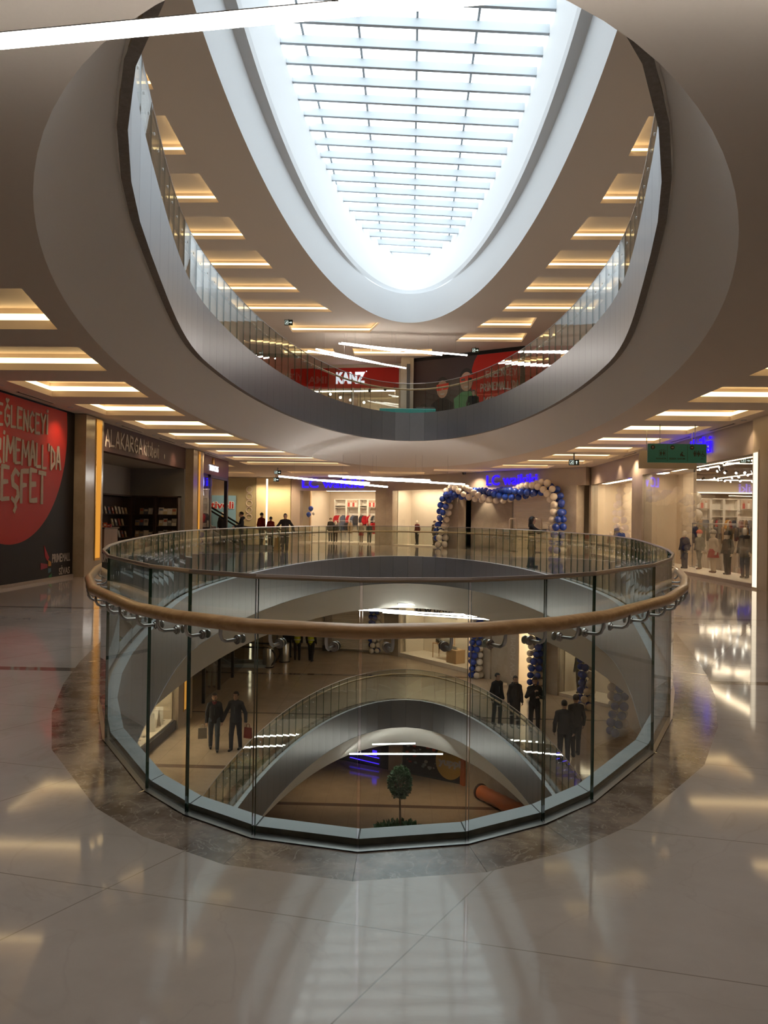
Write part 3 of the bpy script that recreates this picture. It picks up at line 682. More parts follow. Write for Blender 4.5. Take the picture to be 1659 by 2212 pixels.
sbox('baseboard_left', FL, [(-8, 18.95, -.04, .02, 0, .07)], M['taupe'])
# bookshop sign
bs = thing('shop_sign', 'bookshop name in pale hand-painted letters on the purple brown fascia', 'shop sign', xf=FL)
brush('lettering', 'ALAKARGA', 20.9, 23.75, 3.36, .43, M['chalk'], bs, -.004, .13, 8)
brush('lettering', 'kitabevi', 23.95, 25.35, 3.36, .44, M['chalk'], bs, -.004, .10, 9)
mb = MB(); mb.tube([(20.25+.07*math.cos(a), -.01, 3.66+.09*math.sin(a)) for a in np.linspace(.6, 5.2, 12)], .02, 6); mb.build('ornament', M['chalk'], bs)
mb = MB(); mb.ball((25.95, -.01, 3.45), (.05, .01, .09), 8, 6); mb.build('ornament', M['chalk'], bs)
# bookcases and books
def bookcase(xf, x0, x1, label, nb, seed, shade):
    r = random.Random(seed); t = thing('bookcase', label, 'bookcase', xf=xf)
    mb = MB(); D = .34
    mb.box(x0, x0+.04, 0, D, 0, 2.2); mb.box(x1-.04, x1, 0, D, 0, 2.2); mb.box(x0, x1, D-.02, D, 0, 2.2); mb.box(x0, x1, 0, D, 2.15, 2.2); mb.box(x0, x1, 0, D, 0, .12)
    mb.build('carcass', M['darkwood'], t); zs = (.35, .75, 1.15, 1.55)
    for z in zs: mb = MB(); mb.box(x0+.04, x1-.04, .03, D, z-.03, z); mb.build('shelf', M['darkwood'], t)
    for zi, z in enumerate(zs):
        for k in range(nb):
            if r.random() < .12: continue
            w = r.uniform(.13, .19); h = r.uniform(.2, .27); x = x0+.1+(x1-x0-.2)*(k+.5)/nb; cols = [(.55, .5, .42), (.4, .3, .2), (.6, .55, .5), (.35, .1, .07), (.12, .15, .22), (.5, .4, .25), (.2, .2, .2), (.62, .6, .56)]
            b = MB(); c = r.choice(cols); cc = tuple(v*.85 for v in c)
            b.box(-w/2, w/2, 0, .022, 0, h, 0); b.box(-w/2+.004, w/2+.001, .004, .018, .003, h-.003, 1); b.box(-w*.36, w*.36, -.001, .001, h*r.uniform(.45, .6), h*.85, 2)
            o = b.build('book', [cloth(cc, .5), M['warmwhite'], cloth(r.choice(cols), .5)])
            o.matrix_world = xf @ Matrix.Translation((x, .075, z+.001)) @ Matrix.Rotation(math.radians(-14), 4, 'X')
            tag(o, 'book shown face out, %s on the %s shelf of the %s' % (ORD[k]+' from left', ['lowest', 'second', 'third', 'top'][zi], shade), 'book', 'books in the dim bookshop')
FB = frame((XL-1.62, 24.9), (XL-1.62, 28.4)); FS = frame((-9.62, 27.62), (-7.9, 27.62))
bookcase(FB, 0, 2.66, 'dark bookcase along the back wall of the dim bookshop', 8, 11, 'back wall bookcase')
bookcase(FS, .02, .84, 'dark bookcase on the end wall of the bookshop, next to the back corner', 4, 12, 'corner bookcase')
bookcase(FS, .86, 1.68, 'dark bookcase on the end wall of the bookshop, next to the stone column', 4, 13, 'column bookcase')
ct = thing('shop_counter', 'brown wooden counter standing at the mouth of the dim bookshop', 'counter', (-8.47, 22.0, 0))
mb = MB(); mb.rbox(-.28, .3, -.5, .5, 0, 1.12, .008); mb.build('body', M['midwood'], ct)
mb = MB(); mb.rbox(-.32, .33, -.55, .55, 1.12, 1.16, .008); mb.build('top', M['darkwood'], ct)
r_ = random.Random(5)
for k in range(9):
    w, d, h = r_.uniform(.08, .16), r_.uniform(.08, .14), r_.uniform(.04, .13); x = -8.7+.065*k
    b = MB(); b.rbox(-w/2, w/2, -d/2, d/2, 0, h, .006); b.box(-w*.3, w*.3, -d/2-.001, -d/2+.002, h*.3, h*.7, 1); c = [(.3, .03, .03), (.1, .08, .1), (.45, .3, .2), (.5, .1, .05)][k % 4]
    o = b.build('gift_box', [cloth(c, .5), M['chalk']]); o.location = (x, 21.62+.13*(k % 3), 1.161); o.rotation_euler = (0, 0, r_.uniform(-.4, .4))
    tag(o, 'small coloured box on the bookshop counter, %s from the left' % ORD[k], 'box', 'boxes on the bookshop counter')
# maroon shop front
tg = thing('shop_sign', 'small glowing white letters under a gold emblem on the maroon fascia', 'shop sign', xf=FL)
text('lettering', 'TUDORS', .24, M['sign_white'], tg, (31.72, -.03, 3.36), width=1.48, depth=.05, bold=.005)
mb = MB(); mb.plate([(32.2, 3.64), (32.55, 3.64), (32.46, 3.9), (32.36, 3.78), (32.28, 3.9)], -.05, -.02); mb.build('emblem', M['gold'], tg)
sbox('window_2', FL, [(30.02, 32.0, .0, .02, .05, 3.15)], M['shopglass'])
sbox('door_1', FL, [(32.0, 32.1, -.02, .1, 0, 3.2), (34.95, 35.15, -.02, .12, 0, 3.2), (32.0, 35.15, -.02, .1, 3.08, 3.2)], M['blackmetal'])
sbox('door_1', FL, [(32.1, 32.5, .05, .5, 0, 3.1)], M['darkwood'])
wl = thing('light_curtain', 'blue lit panel with white fairy light curtain hanging in the window beside the column', 'light curtain', xf=FL)
mb = MB(); mb.box(30.1, 31.85, .25, .27, 2.35, 3.1); mb.build('blue_panel', M['sign_blue'], wl)
r_ = random.Random(3)
mb = MB()
for k in range(9):
    x = 30.15+.2*k; pts = [(x+.07*math.sin(i*1.3+k), .2, 2.35+.75*i/7) for i in range(8)]; mb.tube(pts, .018, 5)
mb.build('scrolls', M['sign_white'], wl)
for k in range(14):
    x = 30.12+.125*k; mb = MB(); L = r_.uniform(.5, 1.3); mb.tube([(x, .22, 2.35), (x, .22, 2.35-L)], .003, 4, 0)
    for i in range(int(L/.09)): mb.ball((x+r_.uniform(-.02, .02), .22, 2.3-i*.09), .014, 6, 4, 1)
    mb.build('light_string', [M['steel'], M['ledline']], wl)
mb = MB(FL); mb.box(30.1, 31.9, .9, .94, 0, 3.2); struct(mb.build('wall_display', mat('orange_lit_panel', (.62, .34, .17), .6)))
# escalator recess: back wall panels
FBk = frame((-14, 48.5), (-6, 48.5))
sbox('wall_rear', FBk, [(0, 8, .02, .3, 0, 3.95)], M['creamwall'])
sbox('wall_rear', FBk, [(4.75, 5.32, -.06, .02, 0, 3.9), (5.46, 6.85, -.06, .02, 0, 3.9)], M['yellowwall'])
wl = thing('wall_light', 'thin vertical line of warm white light between the two pale yellow panels', 'wall light', xf=FBk)
mb = MB(); mb.box(5.34, 5.44, -.05, -.02, .1, 3.85); mb.build('diffuser', M['ledline'], wl); mb = MB(); mb.box(5.32, 5.46, -.03, .02, .05, 3.9); mb.build('frame', M['steel'], wl)
sbox('wall_rear', FBk, [(2.9, 4.7, -.05, .02, 0, 3.9)], mat('olive_glass_panel', (.34, .30, .19), .15))
rg_ = thing('wall_ornament', 'faint column of rings on the olive panel left of the pale yellow panels', 'wall ornament', xf=FBk)
for k in range(5):
    mb = MB(); mb.tube([(4.3+.18*math.cos(a), -.06, 1.5+.42*k+.18*math.sin(a)) for a in np.linspace(0, 2*PI, 20)[:-1]], .03, 5, closed=True); mb.build('ring', M['taupe'], rg_)
tv = thing('poster_board', 'light blue poster with red rounded lettering seen past the maroon shop', 'poster', xf=FBk)
mb = MB(); mb.box(1.4, 3.5, -.16, -.08, .7, 2.8); mb.build('board', mat('sky_blue_board', (.22, .42, .58), .5), tv)
text('lettering', 'tivoli', .42, mat('white_outline', (.75, .75, .78), .5), tv, (1.95, -.165, 2.02), width=1.46, depth=.02, bold=.07)
text('lettering', 'tivoli', .42, mat('sign_red', (.5, .03, .03), .5), tv, (1.97, -.187, 2.02), width=1.4, depth=.02, bold=.015)

# escalators
def escalator(x, y, z, label, wall_top):
    t = thing('escalator', label, 'escalator', (x, y, z)); s = 1/math.sqrt(3); rise = wall_top; run = rise/s; W2 = .55
    mb = MB(); p = [(1.0, -.05), (1.0, .02), (-.6, .02), (-.6-run, rise+.02), (-.6-run, rise-.9), (-1.6, -.05)]
    mb.plate(p, -W2-.25, W2+.25); mb.build('truss', M['steel'], t)
    mb = MB()
    n = int(rise/.2)
    for k in range(n): mb.box(-.6-(k+1)*.2/s*1.0, -.6-k*.2/s, -W2, W2, .02+.2*k, .22+.2*k+.001)
    mb.build('steps', M['anthracite'], t)
    for sd in (-1, 1):
        yy = sd*(W2+.1); off = .92
        g = [(1.0, .1), (1.15, .5), (1.0, off), (-.5, off), (-.6-run, rise+off), (-.6-run, rise+.1), (-.7, .1)]
        mb = MB(); mb.plate(g, yy-.008, yy+.008); mb.build('glass_panel', M['shopglass'], t)
        h = [(.85, yy, .05)] + [(1.0+.42*math.sin(a), yy, .5-.45*math.cos(a)) for a in np.linspace(.3, PI-.1, 9)] + [(.2, yy, .97), (-.45, yy, 1.0), (-.7, yy, 1.05), (-.6-run, yy, rise+1.0)]
        mb = MB(); mb.tube(h, .042, 8); mb.build('handrail', M['black'], t)
        mb = MB(); mb.plate([(1.0, .0), (1.0, .14), (-.62, .14), (-.6-run, rise+.14), (-.6-run, rise), (-.62, .0)], yy-.1, yy+.1); mb.build('skirt', M['ledge'], t)
    mb = MB(); mb.box(-.6, 1.3, -W2, W2, .015, .03); mb.build('comb_plate', M['steel'], t)
    return t
escalator(-7.3, 38.0, 0, 'escalator with black handrails rising to the left behind the maroon shop', 2.6)
ws = thing('floor_sign', 'small yellow warning sign standing by the black handrail ends', 'floor sign', (-5.9, 36.3, 0))
mb = MB(); mb.add([(-.15, -.12, 0), (.15, -.12, 0), (.1, 0, .6), (-.1, 0, .6), (-.15, -.10, 0), (.15, -.10, 0), (.1, .02, .6), (-.1, .02, .6)], [(0, 1, 2, 3), (7, 6, 5, 4), (0, 4, 5, 1), (1, 5, 6, 2), (2, 6, 7, 3), (3, 7, 4, 0)]); mb.build('front_board', M['yellow'], ws)
mb = MB(); mb.add([(-.15, .14, 0), (.15, .14, 0), (.1, .02, .6), (-.1, .02, .6), (-.15, .16, 0), (.15, .16, 0), (.1, .04, .6), (-.1, .04, .6)], [(3, 2, 1, 0), (4, 5, 6, 7), (0, 1, 5, 4), (1, 2, 6, 5), (2, 3, 7, 6), (3, 0, 4, 7)]); mb.build('back_board', M['yellow'], ws)

# ---- far left clothes shop
sbox('wall_far', F1, [(-.1, 6.2, .0, .3, 3.14, 3.95), (-.1, .5, .0, .4, 0, 3.14)], M['taupe'])
sbox('column', F1, [(5.5, 6.7, -.12, .4, 0, 3.14)], M['travertine'])
sbox('window_3', F1, [(.5, 5.5, .02, .035, .08, 3.14)], M['shopglass'])
sbox('floor_platform', F1, [(.4, 5.5, .0, 4.2, .0, .07)], M['warmwhite'])
sbox('wall_shop', F1, [(.2, 5.8, 4.2, 4.4, 0, 3.4), (.3, .5, .4, 4.2, 0, 3.4), (5.5, 5.7, .4, 4.2, 0, 3.4), (.2, 5.8, .3, 4.4, 3.3, 3.45)], M['warmwhite'])
sbox('wall_shop', F1, [(.55, .9, .6, .75, .07, 3.2)], M['lightwood'])
def shoplight(xf, x0, x1, y0, y1, z, label, mt='shoplight'):
    t = thing('ceiling_light', label, 'ceiling light', xf=xf)
    mb = MB(); mb.box(x0, x1, y0, y1, z, z+.02); mb.build('diffuser', M[mt], t); mb = MB(); mb.box(x0-.03, x1+.03, y0-.03, y1+.03, z+.02, z+.05); mb.build('frame', M['white'], t)
shoplight(F1, 1.0, 5.2, .9, 1.2, 3.22, 'warm ceiling light line just inside the left clothes shop window'); shoplight(F1, 1.0, 5.2, 2.6, 2.9, 3.22, 'warm ceiling light line over the clothes wall of the left shop')
def lcsign(xf, x0, w, z, h, label):
    t = thing('shop_sign', label, 'shop sign', xf=xf)
    text('lettering', 'LC waikiki', h, M['sign_blue'], t, (x0, -.045, z), width=w, depth=.03, bold=.008)
    mb = MB(); mb.box(x0+.1, x0+w-.1, -.03, 0, z+h*.3, z+h*.4); mb.build('mounting_rail', M['grey'], t)
lcsign(F1, .66, 4.05, 3.33, .52, 'glowing violet blue shop name above the left clothes shop window')
# ---- far right front: display window, arch entrance, corner
sbox('wall_far', F2, [(.0, 13.9, .0, .3, 3.14, 3.95)], M['taupe'])
sbox('column', F2, [(-.1, .62, -.1, .4, 0, 3.14), (4.8, 5.93, -.06, .5, 0, 3.14), (12.3, 13.45, -.06, .5, 0, 3.14)], M['travertine'])
sbox('window_4', F2, [(.66, 4.8, .02, .035, .06, 3.14)], M['shopglass'])
sbox('wall_display', F2, [(.5, 5.0, 1.3, 1.5, 0, 3.3), (.5, .66, .3, 1.3, 0, 3.3), (4.8, 5.0, .3, 1.3, 0, 3.3), (.5, 5.0, .3, 1.4, 3.2, 3.3), (.6, 4.9, .0, 1.3, 0, .06)], M['warmwhite'])
shoplight(F2, 1.0, 4.6, .45, .65, 3.17, 'warm light line at the top of the far display window with two mannequins', 'shopbright')
sbox('wall_far', F2, [(5.93, 8.8, .9, 1.2, 0, 3.14)], M['travertine'])
sbox('wall_far', F2, [(5.9, 12.4, 1.0, 1.3, 2.7, 3.2), (5.9, 12.4, .0, 1.3, 3.0, 3.14), (5.9, 12.4, 6.0, 6.2, 0, 3.2), (12.3, 12.4, 1.2, 6, 0, 3.2), (5.8, 5.95, 1.2, 6, 0, 3.2), (5.9, 12.4, 1.3, 6.1, 3.2, 3.3)], M['warmwhite'])
sh = thing('roller_shutter', 'half lowered cream roller shutter in the entrance under the balloon arch', 'shutter', xf=F2)
mb = MB()
for k in range(18): mb.rbox(8.8, 12.25, .93, .97, 1.12+.09*k, 1.205+.09*k, .012)
mb.build('slats', M['warmwhite'], sh)
mb = MB(); mb.rbox(8.8, 12.25, .91, .99, 1.02, 1.12, .01); mb.build('bottom_bar', M['steel'], sh)
mb = MB(); mb.box(8.78, 8.86, .9, 1.0, 0, 2.72); mb.build('guide_rail', M['steel'], sh); mb = MB(); mb.box(12.22, 12.3, .9, 1.0, 0, 2.72); mb.build('guide_rail', M['steel'], sh)
shoplight(F2, 6.6, 8.2, 1.6, 1.75, 3.15, 'warm ceiling light just inside the arch entrance'); shoplight(F2, 9.0, 12.0, 3.0, 3.3, 3.15, 'warm ceiling light deep inside the arch entrance')
# spot that washes the stone panel beside the shutter
dl = thing('downlight', 'small downlight washing the stone panel beside the shutter', 'downlight', xf=F2 @ Matrix.Translation((7.1, .55, 2.99)))
mb = MB(); mb.lathe([(.05, 0), (.07, .0), (.07, .012)], n=16); mb.build('trim_ring', M['steel'], dl); mb = MB(); mb.lathe([(.0, .004), (.05, .004)], n=16); mb.build('lamp', M['spot'], dl)
ld = bpy.data.lights.new('spot', 'SPOT'); ld.energy = 60; ld.color = (1, .82, .55); ld.spot_size = 1.5; ld.spot_blend = .6; ld.shadow_soft_size = .05
lo = bpy.data.objects.new('spot', ld); COL.objects.link(lo); lo.parent = dl; lo.location = (0, 0, -.03)
for i, u in enumerate((9.35, 10.9, 11.9)):
    t = thing('security_gate', 'white anti-theft gate in the arch entrance, %s' % ['leftmost of three', 'middle of three', 'rightmost of three'][i], 'security gate', xf=F2 @ Matrix.Translation((u, .35, 0)), group='anti-theft gates of the arch entrance')
    mb = MB(); mb.tube([(-.22, 0, .05), (-.22, 0, 1.5), (-.16, 0, 1.6), (.16, 0, 1.6), (.22, 0, 1.5), (.22, 0, .05)], .035, 8); mb.build('frame', M['warmwhite'], t)
    mb = MB(); mb.box(-.19, .19, -.006, .006, .4, 1.5); mb.build('panel', M['shopglass'], t); mb = MB(); mb.rbox(-.28, .28, -.08, .08, 0, .05, .01); mb.build('foot', M['steel'], t)
lcsign(F2, 7.9, 3.25, 3.27, .50, 'glowing violet blue shop name above the balloon arch')
# ---- right wall: cream display windows and the see-through corner shop
def ru(y): return 36-y
sbox('wall_right', FR_, [(-.4, 17.2, .0, .3, 3.16, 3.95)], M['taupe'])
sbox('wall_right', FR_, [(17.2, 44, .0, .3, 0, 3.95)], M['creamwall'])
sbox('wall_right', FR_, [(-.3, .1, .0, .3, 0, 3.16)], M['travertine'])
sbox('column', FR_, [(ru(29.2), ru(27.9), -.04, .3, 0, 3.16)], M['travertine'])
sbox('window_5', FR_, [(.1, ru(29.2), .02, .035, .09, 3.16)], M['shopglass'])
sbox('window_6', FR_, [(ru(27.9), ru(25.7)-.005, .02, .035, .09, 3.16), (ru(25.7)+.005, ru(23.3)-.005, .02, .035, .09, 3.16), (ru(23.3)+.005, ru(21.0)-.005, .02, .035, .09, 3.16), (ru(21.0)+.005, ru(18.8), .02, .035, .09, 3.16)], M['shopglass'])
sbox('trim_5', FR_, [(.1, ru(18.8), -.02, .05, 0, .09)], M['taupe'])
sbox('floor_platform', FR_, [(.1, ru(18.8), .05, 1.35, 0, .08)], M['warmwhite'])
sbox('wall_display', FR_, [(.05, ru(27.95), 1.35, 1.45, 0, 3.3), (ru(27.9), ru(26.85), 1.35, 1.45, 0, 3.3), (.05, ru(26.85), .3, 1.4, 3.2, 3.3), (.0, .08, .3, 1.4, 0, 3.3), (ru(28.7), ru(28.5), .3, 1.4, 0, 3.3)], mat('cream_backdrop', (.78, .66, .52), .55))
shoplight(FR_, .6, ru(29.4), .35, .6, 3.17, 'warm light line over the cream display window left of its stone pillar', 'shopbright'); shoplight(FR_, ru(27.6), ru(27.0), .35, .6, 3.17, 'warm light line over the cream display window right of its stone pillar', 'shopbright')
sbox('column', FR_, [(ru(18.8), ru(18.0), -.12, .5, 0, 3.95)], M['creamwall'])
c = thing('wall_light', 'glowing strip for the wall wash at the right edge of the clothes shop window', 'wall light', xf=FR_)
mb = MB(); mb.box(ru(18.72), ru(18.5), -.14, -.122, .05, 3.15); mb.build('diffuser', M['wallglow'], c); mb = MB(); mb.box(ru(18.76), ru(18.46), -.13, -.12, .0, 3.2); mb.build('frame', M['creamwall'], c)  # emissive strip stands in for wall-washer light on the column
lcsign(FR_, 10.2, 4.2, 3.42, .48, 'glowing violet blue shop name on the right wall, half hidden by the teal sign')
# inside of the corner shop: ceiling with many spots, far wall of shelves
FI = frame((12.9, 40.0), (18.6, 40.0))      # shelf wall facing the camera, deep in the shop
sbox('wall_shop', FI, [(-3.0, 7.0, .4, .6, 0, 3.7), (-1.0, 7.0, -.25, .4, 2.98, 3.7)], M['creamwall'])
sbox('wall_shop', Matrix(), [(19.4, 19.6, 12, 40.6, 0, 3.7), (9.9, 10.1, 36.5, 40.5, 0, 3.7)], M['creamwall'])
sbox('ceiling_shop', Matrix(), [(8.6, 19.5, 12, 40.6, 3.62, 3.72)], mat('brown_shop_ceiling', (.26, .18, .12), .7))
sbox('floor_shop', Matrix(), [(9.65, 19.4, 12, 40.4, .0, .012)], M['floor0'])
cl_ = thing('cornice_light', 'long bright light line above the rear shelves of the right clothes shop', 'light line', xf=FI)
mb = MB(); mb.box(-.9, 6.5, -.29, -.255, 2.99, 3.03); mb.build('diffuser', M['ledline'], cl_); mb = MB(); mb.box(-.95, 6.55, -.28, -.25, 3.03, 3.08); mb.build('housing', M['white'], cl_)
r_ = random.Random(21)
for k in range(46):
    y = 21.5+17*r_.random(); x = .19+y*r_.uniform(.345, .45)
    t = thing('spotlight', 'small white track spotlight on the brown ceiling of the right clothes shop', 'spotlight', (x, y, 3.5), PI+r_.uniform(-1.2, 1.8), 'spotlights in the right clothes shop')
    mb = MB(); mb.tube([(0, 0, .12), (0, 0, .05)], .012, 6); mb.build('stem', M['anthracite'], t)
    mb = MB(); mb.tube([(-.07, 0, .05), (.06, 0, -.0)], [.045, .055], 10); mb.build('can', M['anthracite'], t)
    mb = MB(); mb.tube([(.061, 0, -.0), (.068, 0, -.003)], .05, 10); mb.build('lamp', M['spot'], t)
for k, (x0, x1, y0, y1) in enumerate(((9.4, 9.6, 19.5, 26), (11.2, 11.35, 20, 34), (14.2, 14.35, 27, 38.5))): shoplight(Matrix(), x0, x1, y0, y1, 3.56, 'long warm light strip on the ceiling of the right clothes shop, %s from the glass' % ORD[k], 'shoplow')
shoplight(Matrix(), 12.6, 18.4, 38.3, 38.55, 3.56, 'added warm light strip close to the rear shelves of the right clothes shop'); shoplight(Matrix(), 10.6, 13.0, 27.6, 27.75, 3.56, 'added warm cross strip on the ceiling of the right clothes shop')  # both strips added to brighten the shelves and racks inside
cs = thing('shop_sign', 'small white letters high inside the right clothes shop', 'shop sign', xf=frame((10.9, 27.0), (14.9, 27.0)))
text('lettering', 'COCUK', .17, M['sign_white'], cs, (.98, 0, 2.68), width=1.1, depth=.02); mb = MB(); mb.box(.9, 2.2, .0, .02, 2.62, 2.92); mb.build('board', M['creamwall'], cs)
for k in (1.0, 2.1): mb = MB(); mb.tube([(k, .01, 2.9), (k, .01, 3.6)], .006, 5); mb.build('hanger', M['steel'], cs)
cb = thing('display_plinth', 'orange brown display box behind the mannequins at the right edge', 'plinth', (10.6, 21.6, 0)); mb = MB(); mb.rbox(-.9, .9, -.6, .6, .015, .52, .01); mb.build('body', M['lightwood'], cb); mb = MB(); mb.rbox(-.93, .93, -.63, .63, .52, .56, .006); mb.build('top', M['darkwood'], cb)

shoplight(FR_, ru(26.4), ru(19.0), .25, .6, 3.19, 'added warm light line over the mannequins of the corner shop window', 'shoplow')  # strip added to brighten the window mannequins
# ---- shelving bays and clothes
def bay(xf, x0, x1, y, label, poster=None, shelves=(2.2, 1.75), top=2.75):
    t = thing('shelf_bay', label, 'shelf', xf=xf); mb = MB()
    for x in (x0, x1): mb.box(x-.03, x+.03, y-.4, y, .07, top)
    mb.box(x0-.03, x1+.03, y-.03, y, .07, top); mb.box(x0, x1, y-.4, y, top-.05, top); mb.build('frame', M['shelfwhite'], t)
    for z in shelves: mb = MB(); mb.box(x0+.03, x1-.03, y-.38, y-.03, z-.025, z); mb.build('shelf', M['shelfwhite'], t)
    mb = MB(); mb.tube([(x0+.03, y-.3, 1.78), (x1-.03, y-.3, 1.78)], .012, 6); mb.build('hanging_rail', M['steel'], t)
    if poster is not None:
        mb = MB(); mb.box(x0+.05, x1-.05, y-.42, y-.40, 2.22, top-.06, 0); r = random.Random(poster)
        for i in range(4):
            c = x0+.05+(x1-x0-.1)*(i+.7)/4.6; mb.box(c-.06, c+.06, y-.424, y-.42, 2.26, 2.52, 1+i % 2); mb.ball((c, y-.42, 2.58), (.045, .006, .05), 8, 6, 3)
        p = mb.build('poster', [cloth((.5, .4, .33), .5), cloth((.45, .06, .05), .5), cloth((.7, .66, .62), .5), M['skin']], t)
    return t
def garment(w=.44, h=.62, d=.07, sleeves=True):
    """shirt or jacket on a hanger: rounded slab with shoulders, sleeves and a collar, hung from z = 0"""
    o = [(-.07, -.07), (-.13, -.085), (-w*.5, -.13), (-w*.5-.06, -.30), (-w*.5-.05, -.52), (-w*.5+.03, -.53), (-w*.38, -.27), (-w*.4, -h), (w*.4, -h), (w*.38, -.27), (w*.5-.03, -.53), (w*.5+.05, -.52), (w*.5+.06, -.30), (w*.5, -.13), (.13, -.085), (.07, -.07), (.03, -.10), (-.03, -.10)]
    bm = bmesh.new(); vs = [bm.verts.new((p[0], 0, p[1])) for p in o]; f = bm.faces.new(vs)
    bmesh.ops.triangulate(bm, faces=[f]); r = bmesh.ops.extrude_face_region(bm, geom=bm.faces[:])
    for v in [g for g in r['geom'] if isinstance(g, bmesh.types.BMVert)]: v.co.y += d
    for v in bm.verts: v.co.y -= d/2
    bmesh.ops.recalc_face_normals(bm, faces=bm.faces)
    sharp = [e for e in bm.edges if len(e.link_faces) == 2 and e.calc_face_angle(0) > .6]
    bmesh.ops.bevel(bm, geom=sharp, offset=d*.3, segments=2, affect='EDGES', profile=.6)
    me = bpy.data.meshes.new('garment'); bm.to_mesh(me); bm.free(); return me
GARM = [garment(), garment(.40, .75, .09), garment(.34, .5, .06), garment(.46, .68, .12)]
_hk = MB(); _hk.tube([(0, 0, .03), (.02, 0, .045), (.03, 0, .025), (.018, 0, .0), (0, 0, -.02), (0, 0, -.06)], .004, 5); _hk.tube([(-.17, 0, -.12), (0, 0, -.06), (.17, 0, -.12)], .006, 5); HOOK = _hk.mesh('hanger', M['lightwood'])
_gm = {}
NAMES = [((.42, .02, .03), 'red'), ((.05, .05, .06), 'black'), ((.62, .56, .48), 'cream'), ((.10, .12, .18), 'navy'), ((.5, .03, .16), 'magenta'), ((.24, .22, .20), 'grey'), ((.30, .20, .12), 'brown'), ((.05, .13, .42), 'blue'), ((.13, .11, .07), 'olive'), ((.55, .28, .06), 'ochre')]
def hang(xf, x, y, z, ci, shape, label, rz, group):
    k = (ci, shape)
    if k not in _gm:
        me = GARM[shape].copy(); me.materials.append(cloth(NAMES[ci][0])); _gm[k] = me
    o = link('hung_jacket', _gm[k]); o.matrix_world = xf @ Matrix.Translation((x, y, z)) @ Matrix.Rotation(rz, 4, 'Z')
    tag(o, label, 'jacket', group); h = link('hanger', HOOK, o); return o
bays = [(.95, 1.62, None), (1.66, 2.42, 1), (2.46, 3.1, None), (3.14, 3.86, 2), (3.9, 4.5, None), (4.54, 5.2, 3), (5.24, 5.75, None)]
r_ = random.Random(31)
bx = [(1.05, 1.85, None), (1.9, 2.75, 1), (2.8, 3.35, None), (3.4, 4.1, 2), (4.15, 4.7, None), (4.75, 5.35, 3)]
colmap = [[0, 0, 2, 3], [0, 2, 3, 1], [1, 1, 0], [0, 2, 1, 5], [2, 2, 7, 6], [4, 5, 6, 2]]
for i, (a, b, p) in enumerate(bx):
    bay(F1, a, b, 4.15, 'white shelf bay on the rear wall of the left clothes shop, %s from the left' % ORD[i], p, (2.2,) if p else (2.35, 2.2, .75))
    for k, ci in enumerate(colmap[i]):
        x = a+.08+(b-a-.16)*(k+.5)/len(colmap[i])
        hang(F1, x, 3.85, 1.76, ci, (k+i) % 4, '%s jacket in the %s bay of the left clothes shop, %s along' % (NAMES[ci][1], ORD[i], ORD[k]), r_.uniform(.5, 1.0), 'jackets hung in the left clothes shop')
def rack(xf, x, y, L, cols, where, n0=0, h=1.35):
    t = thing('clothes_rack', 'free standing metal clothes rack '+where, 'clothes rack', xf=xf @ Matrix.Translation((x, y, 0)))
    mb = MB(); mb.tube([(-L/2, 0, .1), (-L/2, 0, h), (L/2, 0, h), (L/2, 0, .1)], .016, 8); mb.build('frame', M['steel'], t)
    for s in (-1, 1): mb = MB(); mb.tube([(s*L/2, -.25, .09), (s*L/2, .25, .09)], .018, 8); mb.build('foot', M['steel'], t)
    for k, ci in enumerate(cols):
        hang(xf, x-L/2+.1+(L-.2)*k/max(1, len(cols)-1), y, h-.03, ci, (k+n0) % 4, '%s jacket on the rack %s, %s along' % (NAMES[ci][1], where, ORD[k]), r_.uniform(.9, 1.4), 'jackets on free standing racks')
rack(F1, 4.75, 2.3, 1.3, [0, 0, 0, 6, 0, 1], 'near the pillar in the left clothes shop')
rack(F1, 2.2, 2.6, 1.2, [1, 5, 3, 1, 6], 'in the middle of the left clothes shop', 1)
for i, (a, b, p) in enumerate([(1.15, 2.15, 7), (2.2, 2.8, None), (2.85, 3.5, None), (3.55, 4.75, 8), (4.8, 5.7, None)]):
    bay(FI, a, b, .4, 'white shelf bay at the back of the right clothes shop, %s from the left' % ORD[i], p, (2.2,) if p else (2.2, 1.85, .7))
    for k in range(5):
        ci = [1, 6, 2, 0, 3, 8, 5, 9][(k*3+i*2) % 8]
        hang(FI, a+.12+(b-a-.2)*(k+.3)/5, .1, 1.76, ci, (k+i) % 4, '%s jacket in the %s bay of the right clothes shop, %s along' % (NAMES[ci][1], ORD[i], ORD[k]), r_.uniform(.2, .9), 'jackets hung in the right clothes shop')
rack(Matrix(), 10.1, 26.2, 1.5, [1, 8, 5, 1, 6, 8, 1], 'behind the two walking mannequins', 0, 1.5); rack(Matrix(), 11.2, 24.3, 1.6, [8, 6, 1, 6, 9, 8, 1], 'in the middle of the right clothes shop', 1, 1.4); rack(Matrix(), 10.2, 20.3, 1.2, [6, 1, 8, 6, 1], 'close to the right edge of the frame', 2, 1.45)
rack(Matrix(), 12.6, 32.5, 2.2, [1, 6, 5, 9, 0, 8, 1, 2], 'deep inside the right clothes shop, nearer one', 2, 1.45); rack(Matrix(), 14.6, 35.5, 2.2, [2, 0, 0, 1, 9, 6, 1], 'deep inside the right clothes shop, farther one', 1, 1.45)

